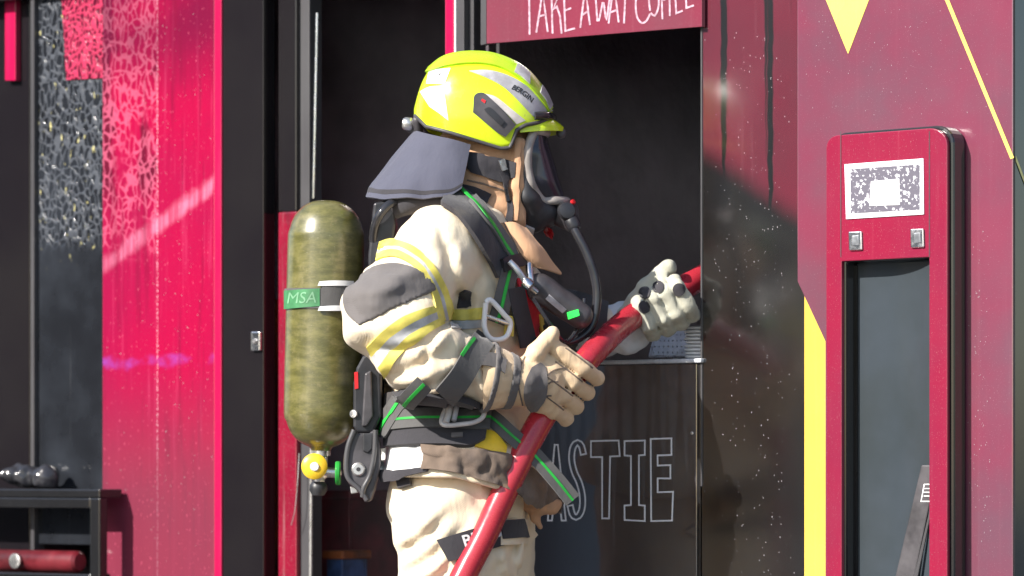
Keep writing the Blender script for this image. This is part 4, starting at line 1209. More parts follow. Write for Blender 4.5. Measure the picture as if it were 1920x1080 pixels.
for at, hw2, nm in ((0.004, 0.007, 'cuff_binding'), (0.052, 0.010, 'wrist_band')):
    bandf = lambda p, at=at, hw2=hw2: np.maximum(gnear(p)-0.003, np.maximum(np.abs((p-ga)@gd-at)-hw2, np.abs((p-ga)@np.array([0, 0, 1]))-0.095))
    sdf_obj(nm, bandf, ga-0.12, ga+0.14, 0.0036, M['elbow'], gl1)
for i_, (hx, hy_) in enumerate(nearH):
    h_ = np.array([hx, hy_], float)
    strap('finger_seam', [tuple(h_-dN*40+np.array([2, -12])), tuple(h_+np.array([2, -13])), tuple(h_+dN*24+np.array([2, -12]))], 2.2, SG, M['charred'], gl1, n=16, m=3, off=0.0010, th=0.002)
P('knuckle_pad', [(1012, 680), (1022, 690), (1026, 718), (1022, 748), (1008, 770)], [(996, 690), (986, 712), (982, 735), (984, 755), (996, 772)], SG, M['elbow'], gl1, n=18, m=10, off=0.003, th=0.005)
0 and P('cuff_band', [(908, 672), (930, 664), (946, 664)], [(905, 690), (925, 690), (944, 702)], SJ, M['elbow'], jacket, n=10, m=5, off=0.005, th=0.007)

dF = np.array([-0.466, -0.885])
farH = [(1204, 585), (1229, 572), (1253, 559), (1275, 547)]
def gfar(p):
    d = rc(p, J(1140, 620, 0.205), J(1190, 602, 0.185), 0.048, 0.040)
    d = smin(d, ell(p, J(1232, 592, 0.176), (0.060, 0.024, 0.046)), 0.03)
    fing = None
    for (hx, hy), ln in zip(farH, (0.9, 1.0, 1.04, 0.98)):
        h = np.array([hx, hy], float)
        pts = [J(*(h-dF*26), 0.172), J(*(h-dF*50*ln), 0.128), J(*(h-dF*30*ln), 0.082), J(*(h+dF*10*ln), 0.074), J(*(h+dF*24*ln), 0.098)]
        e = chain(p, pts, (0.020, 0.019, 0.0185, 0.0175, 0.0155))
        fing = e if fing is None else smin(fing, e, 0.003)
    d = smin(d, fing, 0.008)
    th = chain(p, [J(1180, 590, 0.160), J(1212, 540, 0.140), J(1252, 502, 0.125)], (0.028, 0.0235, 0.0195))
    d = smin(d, th, 0.016)
    return d+noise(p*62)*0.0024+crease(p, 42, 0.004)
cc = J(1205, 585, 0.13)
gl2 = sdf_obj('glove', gfar, cc-0.16, cc+0.16, 0.0036, M['glove_wet'], person)
gl2['label'] = 'pale wet glove on the far hand with black finger pads, thumb raised'
SF = surf_of(gfar)
for (x, y) in ((1209, 549), (1234, 538), (1273, 543), (1208, 576)):
    an = np.linspace(0, 2*math.pi, 13)[:-1]
    A = [(x+11*math.cos(t), y-11*math.sin(t)) for t in np.linspace(math.pi, 0, 7)]
    B = [(x+11*math.cos(t), y+12*math.sin(t)) for t in np.linspace(math.pi, 0, 7)]
    P('finger_pad', A, B, SF, M['black_cloth'], gl2, n=10, m=7, off=0.003, th=0.005)
def cufff(p):
    d = rc(p, J(1120, 622, 0.215), J(1188, 608, 0.190), 0.064, 0.052)
    d = smin(d, ell(p, J(1178, 645, 0.17), (0.035, 0.03, 0.024)), 0.02)
    return d+noise(p*30)*0.006+noise(p*60)*0.003
cc = J(1155, 620, 0.2)
sdf_obj('gauntlet_cuff', cufff, cc-0.13, cc+0.13, 0.0045, M['cuff_wet'], gl2)

# ------------------------------------------------------------------ helmet
helm = empty('helmet', W(905, 270, 0), 'fluorescent yellow fire helmet worn by the firefighter', 'helmet')
HX = [J(x, 0, 0)[0] for x in (776, 784, 800, 822, 850, 885, 925, 960, 985, 1005, 1022, 1036)]
HZT = [J(0, y, 0)[2] for y in (205, 168, 135, 113, 101, 97, 100, 112, 128, 150, 172, 205)]
HZB = [J(0, y, 0)[2] for y in (214, 232, 246, 254, 265, 274, 284, 282, 246, 236, 230, 222)]
xb = np.array([J(x, 0, 0)[0] for x in (776, 800, 850, 900, 940, 956, 961, 968, 985, 1010, 1036)])
zb_ = np.array([J(0, y, 0)[2] for y in (216, 243, 258, 274, 286, 284, 274, 252, 242, 236, 224)])
ZM = J(0, 228, 0)[2]; XA, XE = HX[0], HX[-1]
hx_d = np.linspace(XA, XE, 200)
zt_d = np.interp(hx_d, HX, HZT)
for _ in range(60): zt_d[1:-1] = (zt_d[:-2]+2*zt_d[1:-1]+zt_d[2:])/4
def zt(x): return np.interp(x, hx_d, zt_d)
def zbot(x): return np.interp(x, xb, zb_)
def wid(x):
    s = np.clip((x-(XA+XE)/2)/((XE-XA)/2), -1, 1)
    s = np.where(s > 0, s, s)
    return 0.126*np.power(np.clip(1-np.abs(s)**2.4, 0, 1), 1/2.2)+0.002
PW = 2.35
def hy(x, z):
    T = zt(x); m = np.minimum(ZM, T-0.012); s = np.clip((z-m)/(T-m), 0, 1)
    w = wid(x)
    y = w*np.power(1-s**PW, 1/PW)
    below = np.clip((m-z)/0.07, 0, 1)
    return y*(1-0.10*below**1.5)
def helmet_surf(px, py):
    px = np.asarray(px, float).ravel(); py = np.asarray(py, float).ravel(); Y = np.full(len(px), -0.1)
    for _ in range(6):
        t = Y+CAM_D; x = (px-960)*t/FPX; z = CAM_H+(870-py)*t/FPX
        Y = -hy(x, np.minimum(z, zt(x)-0.0003))
    Pn = np.stack([x, Y, z], 1)
    e = 0.003
    gx = (-hy(x+e, z)+hy(x-e, z))/(2*e); gz = (-hy(x, z+e)+hy(x, z-e))/(2*e)
    N = np.stack([gx, -np.ones_like(gx), gz], 1)
    N = np.stack([gx, -1+0*gx, gz], 1); N /= np.linalg.norm(N, axis=1)[:, None]
    return Pn, N
nx, nr = 72, 22
s_ = np.linspace(-1, 1, nx); xs = (XA+XE)/2+(XE-XA)/2*np.sign(s_)*(1-(1-np.abs(s_))**1.6)
V = []
for x in xs:
    T = zt(x); m = min(ZM, T-0.012); b = min(zbot(x), T-0.006)
    half = []
    for j in range(nr+1):
        a = j/nr
        if b < m:
            if a < 0.7: z = m+(T-m)*math.cos(a/0.7*math.pi/2)**(2/PW)
            else: z = m+(b-m)*(a-0.7)/0.3
        else:
            am = math.acos(min(1, ((b-m)/(T-m))**(PW/2)))
            z = m+(T-m)*max(0, math.cos(a*am))**(2/PW)
        half.append((x, -float(hy(np.array([x]), np.array([z]))[0]), z))
    V += half[::-1]+[(x, -y, z) for x, y, z in half[1:]]
mm = 2*nr+1
F = [(i*mm+j, (i+1)*mm+j, (i+1)*mm+j+1, i*mm+j+1) for i in range(nx-1) for j in range(mm-1)]
F.append(tuple(range(mm)))
shell = recalc(link('shell', V, F, M['helmet'], helm, auto=60))
so = shell.modifiers.new('thickness', 'SOLIDIFY'); so.thickness = 0.006; so.offset = -1
# dark rim beading along the lower edge
PH = lambda name, A, B, mat, par, **k: patch(name, A, B, helmet_surf, mat, par, **k)
rim = []
for x in np.linspace(XA+0.004, XE-0.01, 60):
    z = zbot(np.array([x]))[0]; rim.append((x, -float(hy(np.array([x]), np.array([z]))[0]), z))
tube('rim_beading', rim, 0.0045, M['grey_plastic'], helm, 8)
tube('rim_beading', [(x, -y, z) for x, y, z in rim], 0.0045, M['grey_plastic'], helm, 8)
# crest: raised band over the top
PH('crest', [(806, 128), (830, 110), (856, 102), (886, 99.5), (922, 102.5), (956, 114), (984, 131), (1006, 153), (1022, 176), (1033, 203)],
   [(800, 137), (836, 126), (870, 121), (905, 121), (938, 128), (966, 143), (984, 158), (1003, 178), (1018, 197), (1026, 210)], M['helmet_lime'], helm, n=50, m=9, off=0.006, th=0.009)
# reflective swoosh with lettering, silver crest inserts, side module, brim
sw = PH('reflective_swoosh', [(880, 133), (915, 132), (950, 141), (985, 160), (1015, 186), (1036, 208)], [(882, 134.5), (912, 146), (942, 162), (965, 182), (985, 203), (1000, 219)], M['reflex'], helm, n=36, m=8, off=0.0018, th=0.003)
def txt(a, b):
    th = math.radians(33+a*0.16)
    return (979+a*math.cos(math.radians(35))-b*math.sin(math.radians(-35)), 174+a*math.sin(math.radians(35))-b*math.cos(math.radians(-35))+a*a*0.006)
wrap_text('lettering', 'BERGIN', 13.5, txt, helmet_surf, M['black_print'], sw, 0.0026, 0.25)
PH('crest_insert', [(968, 123), (978, 129), (990, 141)], [(962, 138), (975, 146), (990, 160)], M['reflex'], helm, n=8, m=6, off=0.0085, th=0.006, curve=False)
PH('crest_insert', [(1012, 162), (1022, 178), (1031, 198)], [(1009, 176), (1018, 188), (1026, 206)], M['reflex'], helm, n=8, m=6, off=0.0085, th=0.006)
mod = PH('side_module', [(888, 200), (890, 180), (905, 175), (920, 186), (945, 210), (966, 234)], [(887, 211), (898, 220), (910, 230), (922, 240), (935, 250), (947, 256)], M['grey_plastic'], helm, n=26, m=10, off=0.007, th=0.010)
bevel(mod, 0.002)
PH('module_slot', [(908, 206), (920, 203), (945, 228)], [(912, 212), (925, 224), (938, 236)], M['black_plastic'], mod, n=12, m=6, off=0.0105, th=0.005)
PH('red_mark', [(904, 186), (911, 190)], [(902, 190), (909, 195)], M['red_plastic'], mod, n=5, m=4, off=0.0085, th=0.003, curve=False)
PH('side_reflector', [(910, 176), (930, 182), (958, 204), (985, 226)], [(921, 186), (938, 202), (955, 218), (968, 233)], M['reflex_pale'], helm, n=18, m=5, off=0.0016, th=0.003)
lab = PH('white_label', [(805, 132), (845, 128)], [(800, 157), (834, 158)], M['white_print'], helm, n=8, m=6, off=0.0016, th=0.003, curve=False)
PH('white_label', [(788, 172), (806, 163), (832, 161)], [(806, 200), (826, 214), (841, 226)], M['white_print'], helm, n=12, m=8, off=0.0016, th=0.003)
wrap_text('lettering', 'KL', 11, lambda a, b: (829+a, 141-b), helmet_surf, M['black_print'], lab, 0.0022)
# brim: curved lip over the visor
na, nb = 30, 7
G = np.zeros((na, nb, 3)); NN = np.zeros((na, nb, 3)); NN[..., 2] = 1
for i in range(na):
    a = -1+2*i/(na-1)                      # near side to far side
    th = a*math.radians(86)
    for j in range(nb):
        q = j/(nb-1)
        xi = J(968, 0, 0)[0]; 
        rx = (J(1026, 0, 0)[0]-xi)*(1-q)+(J(1058, 0, 0)[0]-xi)*q; ry = 0.088*(1-q)+0.104*q
        x = xi+rx*math.cos(th); y = ry*math.sin(th)
        z = (J(0, 228, 0)[2])*(1-q)+J(0, 243, 0)[2]*q - 0.010*abs(a)**2 + 0.006*math.sin(q*math.pi)
        G[i, j] = (x, y, z)
v, f = grid_sheet(G, NN, 0.005, 0.012)
bevel(recalc(link('brim', v, f, M['helmet'], helm, auto=50)), 0.0015)
def tipf(p): return rc(p, J(1052, 250, -0.015), J(1052, 250, 0.015), 0.012, 0.012)
sdf_obj('visor_tab', tipf, J(1052, 250, 0)-0.04, J(1052, 250, 0)+0.04, 0.004, M['grey_plastic'], helm)
# dark visor slot between shell and brim
v_ = []
tube('visor_edge', [(J(1000, 0, 0)[0], -0.094, J(0, 224, 0)[2]), (J(1025, 0, 0)[0], -0.066, J(0, 222, 0)[2]), (J(1036, 0, 0)[0], 0.0, J(0, 222, 0)[2]), (J(1025, 0, 0)[0], 0.066, J(0, 222, 0)[2]), (J(1000, 0, 0)[0], 0.094, J(0, 224, 0)[2])], 0.010, M['gloss_tube'], helm, 10, 24)
# rear ratchet knob and bracket
lathe('rear_knob', [(0, 0), (0.012, 0), (0.015, 0.005), (0.015, 0.018), (0.011, 0.024), (0, 0.024)], J(774, 233, -0.012), (-1, 0, 0.1), M['alu'], helm, 18)
sdf_obj('rear_bracket', lambda p: smin(rc(p, J(782, 226, -0.03), J(786, 250, -0.02), 0.012, 0.010), rc(p, J(770, 240, 0), J(790, 255, 0), 0.012, 0.010), 0.01), J(780, 240, -0.01)-0.06, J(780, 240, -0.01)+0.06, 0.004, M['grey_plastic'], helm)
# chin strap
SHs = surf_of(hoodf)
cs = strap('chin_strap', [(940, 318), (950, 350), (955, 372), (957, 398), (955, 418)], 13, SHs, M['black_cloth'], helm, n=24, m=4, off=0.008, th=0.005)
strap('strap_clip', [(938, 300), (945, 318)], 12, SHs, M['alu'], cs, n=6, m=4, off=0.012, th=0.006)
strap('strap_buckle', [(951, 352), (955, 378)], 15, SHs, M['black_plastic'], cs, n=8, m=4, off=0.013, th=0.008)
# neck curtain
ct_ = [  # (top px,py,Y) -> (bottom px,py,Y)
 ((882, 272, -0.108), (866, 352, -0.150)), ((862, 266, -0.112), (842, 366, -0.160)), ((835, 259, -0.108), (795, 371, -0.160)),
 ((808, 253, -0.086), (745, 374, -0.140)), ((788, 248, -0.050), (702, 374, -0.095)), ((778, 246, 0.0), (684, 367, 0.0)),
 ((788, 248, 0.050), (702, 370, 0.095)), ((808, 253, 0.086), (745, 372, 0.140)), ((835, 259, 0.108), (795, 371, 0.160)), ((882, 272, 0.108), (866, 352, 0.150))]
T3 = smooth_path([J(*a) for a, b in ct_], 56); B3 = smooth_path([J(*b) for a, b in ct_], 56)
tt = np.linspace(0, 1, 18)[None, :, None]
G = T3[:, None]*(1-tt)+B3[:, None]*tt
nn_ = np.cross(np.gradient(G, axis=0).reshape(-1, 3), np.gradient(G, axis=1).reshape(-1, 3)); nn_ /= np.linalg.norm(nn_, axis=1)[:, None]
ctr = G.reshape(-1, 3).mean(0); nn_ *= np.sign(((G.reshape(-1, 3)-ctr)*nn_).sum(1))[:, None]
wv = noise(G.reshape(-1, 3)*16)*0.010+crease(G.reshape(-1, 3)@ROT, np.array([16, 10, 5]), 0.012)+noise(G.reshape(-1, 3)*np.array([30, 30, 9]))*0.006
G = G+(nn_*(wv*np.tile(np.linspace(0.15, 1, 18), 56))[:, None]).reshape(G.shape)
v, f = grid_sheet(G, nn_.reshape(G.shape), 0.002, 0.004)
cur = recalc(link('neck_curtain', v, f, M['curtain'], helm, auto=60))
cur['label'] = 'blue grey cloth neck curtain'
v, f = grid_sheet(G[:, -3:-1], nn_.reshape(G.shape)[:, -3:-1], 0.0028, 0.0015)
recalc(link('hem_stitch', v, f, M['black_cloth'], cur, auto=60))

# ------------------------------------------------------------------ breathing mask
mask = empty('breathing_mask', W(1020, 330, 0), 'black breathing mask with clear dark lens and air tube under the helmet', 'mask')
rowsM = [(250, 1002, 1024), (275, 992, 1031), (305, 989, 1040), (335, 992, 1048), (360, 1002, 1056), (378, 1018, 1062)]
def arc3(py, xe, xf, yh=0.082, n=25, pull=0.0):
    out = []
    for t in np.linspace(-1, 1, n):
        a = t*math.pi/2
        out.append((J(xe, 0, 0)[0]+(J(xf, 0, 0)[0]-J(xe, 0, 0)[0])*math.cos(a)**0.8, yh*math.sin(a), J(0, py, 0)[2]))
    return out
rr_ = smooth_path([(a, b, c) for a, b, c in rowsM], 22)
yh = np.interp(np.linspace(0, 1, 22), [0, 0.3, 0.7, 1], [0.074, 0.084, 0.078, 0.046])
G = np.array([arc3(r[0], r[1], r[2], h) for r, h in zip(rr_, yh)])
nn_ = np.cross(np.gradient(G, axis=0).reshape(-1, 3), np.gradient(G, axis=1).reshape(-1, 3)); nn_ /= np.linalg.norm(nn_, axis=1)[:, None]+1e-9
nn_ *= np.sign(nn_[:, 0]+1e-6)[:, None]
k = NT_('dark_visor')
k.set(color=(0.026, 0.025, 0.036), rough=0.22, coat=0.35, coat_rough=0.04, spec=0.6, trans=0.0)
tr = k.n('ShaderNodeBsdfTransparent'); tr.inputs[0].default_value = (0.35, 0.38, 0.45, 1)
mx = k.n('ShaderNodeMixShader'); mx.inputs[0].default_value = 0.94
outn = [n for n in k.t.nodes if n.type == 'OUTPUT_MATERIAL'][0]
k.l(tr.outputs[0], mx.inputs[1]); k.l(k.b.outputs[0], mx.inputs[2]); k.l(mx.outputs[0], outn.inputs[0])
v, f = grid_sheet(G, nn_.reshape(G.shape), 0.0, 0.0025)
recalc(link('lens', v, f, k.m, mask, auto=60))
fr = [G[i, 0] for i in range(22)]+[G[21, j] for j in range(1, 25)]+[G[i, 24] for i in range(20, -1, -1)]+[G[0, j] for j in range(23, 0, -1)]
fr = np.array(fr+[fr[0]])
fr2 = smooth_path(fr[::3], 90)
tube('lens_frame', fr2, 0.0105, M['frame_grey'], mask, 10)
def facef(p):
    d = rc(p, J(984, 275, -0.074), J(986, 365, -0.066), 0.014, 0.020)
    d = np.minimum(d, rc(p, J(984, 275, 0.074), J(986, 365, 0.066), 0.014, 0.020))
    d = smin(d, ell(p, J(1010, 398, 0), (0.055, 0.060, 0.040)), 0.03)
    d = smin(d, rc(p, J(990, 375, -0.058), J(1000, 418, -0.03), 0.026, 0.022), 0.02)
    d = smin(d, rc(p, J(990, 375, 0.058), J(1000, 418, 0.03), 0.026, 0.022), 0.02)
    return d+noise(p*40)*0.002
sdf_obj('face_seal', facef, J(1005, 350, 0)-0.14, J(1005, 350, 0)+0.14, 0.0045, M['rubber'], mask)
SM = surf_of(facef)
P('pale_tag', [(984, 420), (1002, 428)], [(982, 427), (1000, 436)], SM, M['reflex_pale'], mask, n=5, m=4, off=0.006, th=0.006, curve=False)
P('red_catch', [(1024, 425), (1036, 432)], [(1020, 436), (1033, 443)], SM, M['red_plastic'], mask, n=5, m=4, off=0.010, th=0.012, curve=False)
val = sdf_obj('demand_valve', lambda p: smin(ell(p, J(1060, 398, -0.01), (0.032, 0.034, 0.030)), rc(p, J(1040, 400, 0), J(1072, 420, -0.02), 0.024, 0.020), 0.012), J(1058, 403, 0)-0.08, J(1058, 403, 0)+0.08, 0.0045, M['grey_plastic'], mask)
lathe('valve_cap', [(0, 0), (0.020, 0), (0.022, 0.004), (0.018, 0.012), (0.008, 0.014), (0, 0.014)], J(1062, 396, -0.040), (0.2, -1, 0.1), M['black_plastic'], val, 20)
lathe('red_button', [(0, 0), (0.006, 0), (0.006, 0.006), (0, 0.007)], J(1073, 380, -0.030), (0.6, -0.5, 0.5), M['red_plastic'], val, 12)
tube('air_tube', [J(1066, 408, -0.03), J(1080, 435, -0.045), J(1100, 475, -0.05), J(1115, 520, -0.05), J(1119, 565, -0.05), J(1108, 612, -0.055), J(1078, 638, -0.07), J(1040, 645, -0.09), J(1005, 640, -0.11)], 0.0105, M['gloss_tube'], mask, 14, 70)
lathe('tube_collar', [(0, 0), (0.016, 0), (0.018, 0.006), (0.018, 0.026), (0.014, 0.032), (0, 0.032)], J(1068, 408, -0.032), tuple(J(1090, 452, -0.047)-J(1068, 408, -0.032)), M['black_plastic'], mask, 18)
# head harness band below the helmet
P('head_band', [(880, 286), (910, 292), (950, 300), (968, 305)], [(877, 318), (905, 330), (940, 342), (968, 332)], SH, M['black_cloth'], mask, n=24, m=10, off=0.007, th=0.009)

# ------------------------------------------------------------------ breathing apparatus
ba = empty('breathing_apparatus', W(610, 870, 0), 'breathing apparatus with olive air cylinder and green striped harness on the firefighter', 'breathing apparatus')
R = 0.0885
prof = [(0, 0), (0.020, 0.0), (0.024, 0.010), (0.050, 0.022), (0.072, 0.046), (0.084, 0.078), (R, 0.115), (R, 0.47), (0.086, 0.505), (0.076, 0.538), (0.058, 0.562), (0.036, 0.575), (0.018, 0.579), (0, 0.580)]
pp = smooth_path(prof[1:-1], 48)
cb0 = J(602, 848, 0.0); cb1 = J(613, 375, 0.0)
cyl = lathe('air_cylinder', [(0, 0)]+[tuple(q) for q in pp]+[(0, 0.580)], cb0, tuple(cb1-cb0), M['cylinder'], ba, 56)
cyl['label'] = 'scuffed dark olive composite air cylinder'
def cylf(p): return rc(p, J(603, 780, 0), J(612, 440, 0), R, R)
SCY = surf_of(cylf)
# band with green label
axis = (cb1-cb0)/np.linalg.norm(cb1-cb0)
bc = cb0+axis*((845-578)/815)
lathe('cylinder_band', [(R-0.002, 0), (R+0.0045, 0), (R+0.0045, 0.046), (R-0.002, 0.046)], bc, tuple(axis), M['web'], ba, 56)
gp_ = patch('green_label', [(537, 545), (565, 543), (600, 541)], [(537, 580), (565, 577), (600, 574)], SCY, M['green_tab'], ba, n=16, m=5, off=0.006, th=0.003)
wrap_text('lettering', 'MSA', 30, lambda a, b: (569+a*0.92+b*0.15, 559.5-b-a*0.03), SCY, plain('pale_green_print', (0.16, 0.36, 0.20), 0.6), gp_, 0.0068, 0.0)
# bright cylinder clasp
for y0 in (526, 573):
    patch('clasp_bar', [(600, y0+2), (626, y0), (658, y0+1)], [(597, y0+10), (626, y0+10), (658, y0+10)], SCY, M['white'], ba, n=18, m=4, off=0.010, th=0.006)
patch('clasp_webbing', [(604, 535), (632, 534), (662, 535)], [(604, 573), (632, 573), (662, 574)], SCY, M['web'], ba, n=14, m=6, off=0.008, th=0.004)
# valve group under the cylinder
lathe('valve_neck', [(0, 0), (0.022, 0), (0.022, 0.012), (0.016, 0.014), (0.016, 0.05), (0, 0.05)], cb0+axis*0.004, tuple(-axis), M['alu'], ba, 24)
vb = sdf_obj('valve_body', lambda p: smin(rc(p, J(598, 862, 0), J(597, 900, 0), 0.017, 0.015), rc(p, J(597, 884, 0), J(632, 887, 0), 0.013, 0.012), 0.008), J(605, 882, 0)-0.07, J(605, 882, 0)+0.07, 0.004, M['alu'], ba)
kn = lathe('yellow_knob', [(0, 0), (0.028, 0), (0.030, 0.004), (0.030, 0.016), (0.024, 0.021), (0.012, 0.023), (0, 0.023)], J(590, 875, -0.014), (0, -1, 0.05), M['yellow_knob'], vb, 32)
lathe('knob_centre', [(0, 0), (0.011, 0), (0.009, 0.005), (0, 0.006)], J(590, 875, -0.036), (0, -1, 0.05), M['white'], kn, 20)
lathe('green_wheel', [(0, 0), (0.026, 0), (0.028, 0.003), (0.028, 0.009), (0.026, 0.012), (0, 0.012)], J(629, 887, 0), (1, 0, 0), M['green_wheel'], vb, 18, auto=25)
lathe('rubber_bulb', [(0, 0), (0.012, 0), (0.020, 0.010), (0.021, 0.022), (0.014, 0.034), (0, 0.036)], J(597, 901, 0), (0, 0, -1), M['rubber'], vb, 22)
# back plate: long moulded black arm
def extr(name, pts, y0, y1, mat, par, bev=0.006):
    A = [J(x, y, y0) for x, y in pts]; B = [np.array([a[0], y1, a[2]]) for a in A]; kk = len(A)
    f = [tuple(range(kk)), tuple(range(2*kk-1, kk-1, -1))]+[(i, i+kk, (i+1) % kk+kk, (i+1) % kk) for i in range(kk)]
    o = recalc(link(name, A+B, f, mat, par, smooth=False)); bevel(o, bev, 3); return o
bp = extr('back_plate', [(668, 690), (680, 668), (702, 655), (716, 662), (716, 780), (706, 800), (700, 812), (670, 812), (662, 800), (662, 720)], -0.13, 0.13, M['black_plastic'], ba)
extr('back_plate', [(700, 380), (735, 372), (742, 420), (722, 560), (716, 660), (690, 660), (690, 480)], -0.11, 0.11, M['black_plastic'], ba)
hipa = extr('hip_arm', [(662, 806), (672, 812), (692, 812), (704, 804), (712, 830), (714, 870), (704, 915), (696, 940), (684, 942), (672, 920), (652, 902), (646, 880), (650, 840)], -0.155, -0.09, M['grey_plastic'], ba)
tube('raised_edge', [J(664, 806, -0.158), J(652, 840, -0.158), (J(649, 880, -0.158)), J(655, 900, -0.158), J(675, 918, -0.158), J(688, 938, -0.158)], 0.006, M['frame'], hipa, 8, 30)
tube('raised_edge', [J(704, 806, -0.160), J(702, 850, -0.160), J(694, 890, -0.160), J(682, 915, -0.160), J(680, 932, -0.158)], 0.006, M['frame'], hipa, 8, 30)
extr('hip_slot', [(680, 812), (700, 812), (698, 842), (690, 850), (680, 846)], -0.160, -0.15, M['rubber'], hipa, 0.003)
sc_ = lathe('screw', [(0, 0), (0.0155, 0), (0.0155, 0.003), (0.012, 0.006), (0, 0.006)], J(672, 880, -0.155), (0, -1, 0), M['alu'], hipa, 24)
lathe('screw_socket', [(0, 0), (0.005, 0), (0.005, 0.001), (0, 0.001)], J(672, 880, -0.161), (0, -1, 0), M['rubber'], sc_, 8)
extr('red_sticker', [(664, 698), (671, 697), (672, 728), (665, 730)], -0.1325, -0.125, M['red_plastic'], bp, 0)
extr('plate_rib', [(684, 700), (696, 694), (700, 780), (688, 800), (678, 800)], -0.142, -0.12, M['grey_plastic'], bp, 0.004)
lathe('plate_rivet', [(0, 0), (0.010, 0), (0.009, 0.005), (0, 0.006)], J(664, 776, -0.130), (-0.5, -1, 0), M['alu'], bp, 14)
tube('pressure_line', [J(752, 372, -0.11), J(728, 385, -0.13), J(708, 410, -0.13), J(700, 440, -0.11), J(702, 480, -0.08)], 0.010, M['gloss_tube'], ba, 12, 40)
extr('plate_foot', [(656, 912), (668, 914), (672, 924), (658, 926)], -0.14, -0.10, M['alu'], ba, 0.002)

# shoulder strap, over jacket and hood both
allf = lambda p: np.minimum(jacketf(p, False), hoodf(p, False))
SA = surf_of(allf)
sdf_obj('shoulder_yoke', lambda p: smin(rc(p, J(728, 400, -0.08), J(770, 380, -0.12), 0.020, 0.020), rc(p, J(770, 380, -0.12), J(852, 376, -0.13), 0.020, 0.016), 0.02)+noise(p*40)*0.003, J(790, 385, -0.1)-np.array([0.12, 0.1, 0.08]), J(790, 385, -0.1)+np.array([0.12, 0.1, 0.08]), 0.005, M['black_cloth'], ba)
sp1 = [(838, 368), (868, 388), (898, 425), (920, 460), (938, 492), (948, 512)]
sst = strap('shoulder_strap', sp1, 44, SA, M['black_cloth'], ba, n=44, m=7, off=0.014, th=0.012)
strap('strap_webbing', [(880, 382), (908, 416), (932, 450), (955, 482), (968, 498)], 19, SA, M['web'], sst, n=40, m=4, off=0.020, th=0.005)
strap('green_stripe', [(861, 364), (884, 392), (908, 424), (930, 455), (952, 486)], 4.5, SA, M['green_line'], sst, n=40, m=3, off=0.0215, th=0.003)
P('strap_slide', [(928, 488), (968, 480)], [(936, 512), (974, 502)], SA, M['black_plastic'], sst, n=10, m=6, off=0.024, th=0.012, curve=False)
pw = strap('pull_webbing', [(948, 508), (940, 545), (930, 588), (924, 604)], 30, S0, M['web'], ba, n=30, m=5, off=0.016, th=0.004)
strap('green_stripe', [(948, 508), (940, 545), (930, 588), (924, 604)], 5, S0, M['green_line'], pw, n=30, m=3, off=0.018, th=0.003)
pq, nq = S0([904, 912, 934, 944, 936, 914, 902], [566, 562, 588, 604, 630, 634, 612])
tube('strap_buckle', smooth_path(list(pq+nq*0.026)+[pq[0]+nq[0]*0.026], 60), 0.0062, M['white'], ba, 10)
pq, nq = S0([905, 940], [590, 604])
tube('buckle_bar', pq+nq*0.026, 0.005, M['alu'], ba, 8)
lw = strap('loose_webbing', [(912, 630), (888, 662), (862, 704), (832, 740)], 44, S0, M['web'], ba, n=34, m=6, off=0.012, th=0.005)
strap('green_stripe', [(884, 640), (872, 652), (860, 668)], 6, S0, M['green_line'], lw, n=12, m=3, off=0.0135, th=0.003)
P('webbing_end', [(900, 665), (925, 668), (946, 680)], [(896, 685), (922, 690), (944, 702)], S0, M['elbow'], ba, n=10, m=5, off=0.012, th=0.006)
lw2 = strap('waist_pull_strap', [(796, 712), (768, 742), (744, 778), (722, 818)], 30, S0, M['web'], ba, n=34, m=5, off=0.020, th=0.005)
strap('green_stripe', [(796, 712), (768, 742), (744, 778), (722, 818)], 5, S0, M['green_line'], lw2, n=34, m=3, off=0.022, th=0.003)
# waist belt
bel = P('waist_belt', [(728, 738), (770, 734), (830, 740), (885, 752), (915, 772)], [(728, 838), (775, 836), (830, 836), (880, 838), (908, 826)], S0, M['black_cloth'], ba, n=40, m=14, off=0.012, th=0.018)
strap('belt_webbing', [(738, 789), (800, 787), (860, 789), (915, 792)], 38, S0, M['web'], bel, n=36, m=5, off=0.018, th=0.006)
strap('green_stripe', [(738, 789), (800, 787), (860, 789), (915, 788)], 4.5, S0, M['green_line'], bel, n=36, m=3, off=0.0195, th=0.003)
P('belt_tag', [(848, 818), (868, 817)], [(848, 826), (868, 825)], S0, M['elbow'], bel, n=6, m=4, off=0.016, th=0.005, curve=False)
pq, nq = S0([842, 848, 880, 896, 900, 892, 870, 836], [768, 766, 767, 775, 792, 806, 812, 811])
bu = tube('belt_buckle', smooth_path(list(pq+nq*0.038)+[pq[0]+nq[0]*0.038], 60), 0.0055, M['reflex_pale'], ba, 10)
pq, nq = S0([848, 846, 842], [770, 790, 810]); tube('buckle_bar', pq+nq*0.040, 0.0075, M['reflex_pale'], bu, 10)
pq, nq = S0([858, 856, 854], [772, 790, 806]); tube('buckle_bar', pq+nq*0.040, 0.006, M['reflex'], bu, 10)
pts = [J(908, 775, -0.20), J(928, 788, -0.215), J(958, 815, -0.225), J(1000, 852, -0.215), J(1040, 896, -0.205), J(1074, 938, -0.19)]
be = ribbon('belt_end', pts, 0.038, M['web'], ba, n=50, th=0.004, face=(-0.25, -1, 0.35), twist=0.25)
ribbon('green_stripe', pts, 0.0055, M['green_line'], be, n=50, th=0.003, face=(-0.25, -1, 0.35), twist=0.25, off=0.0022)
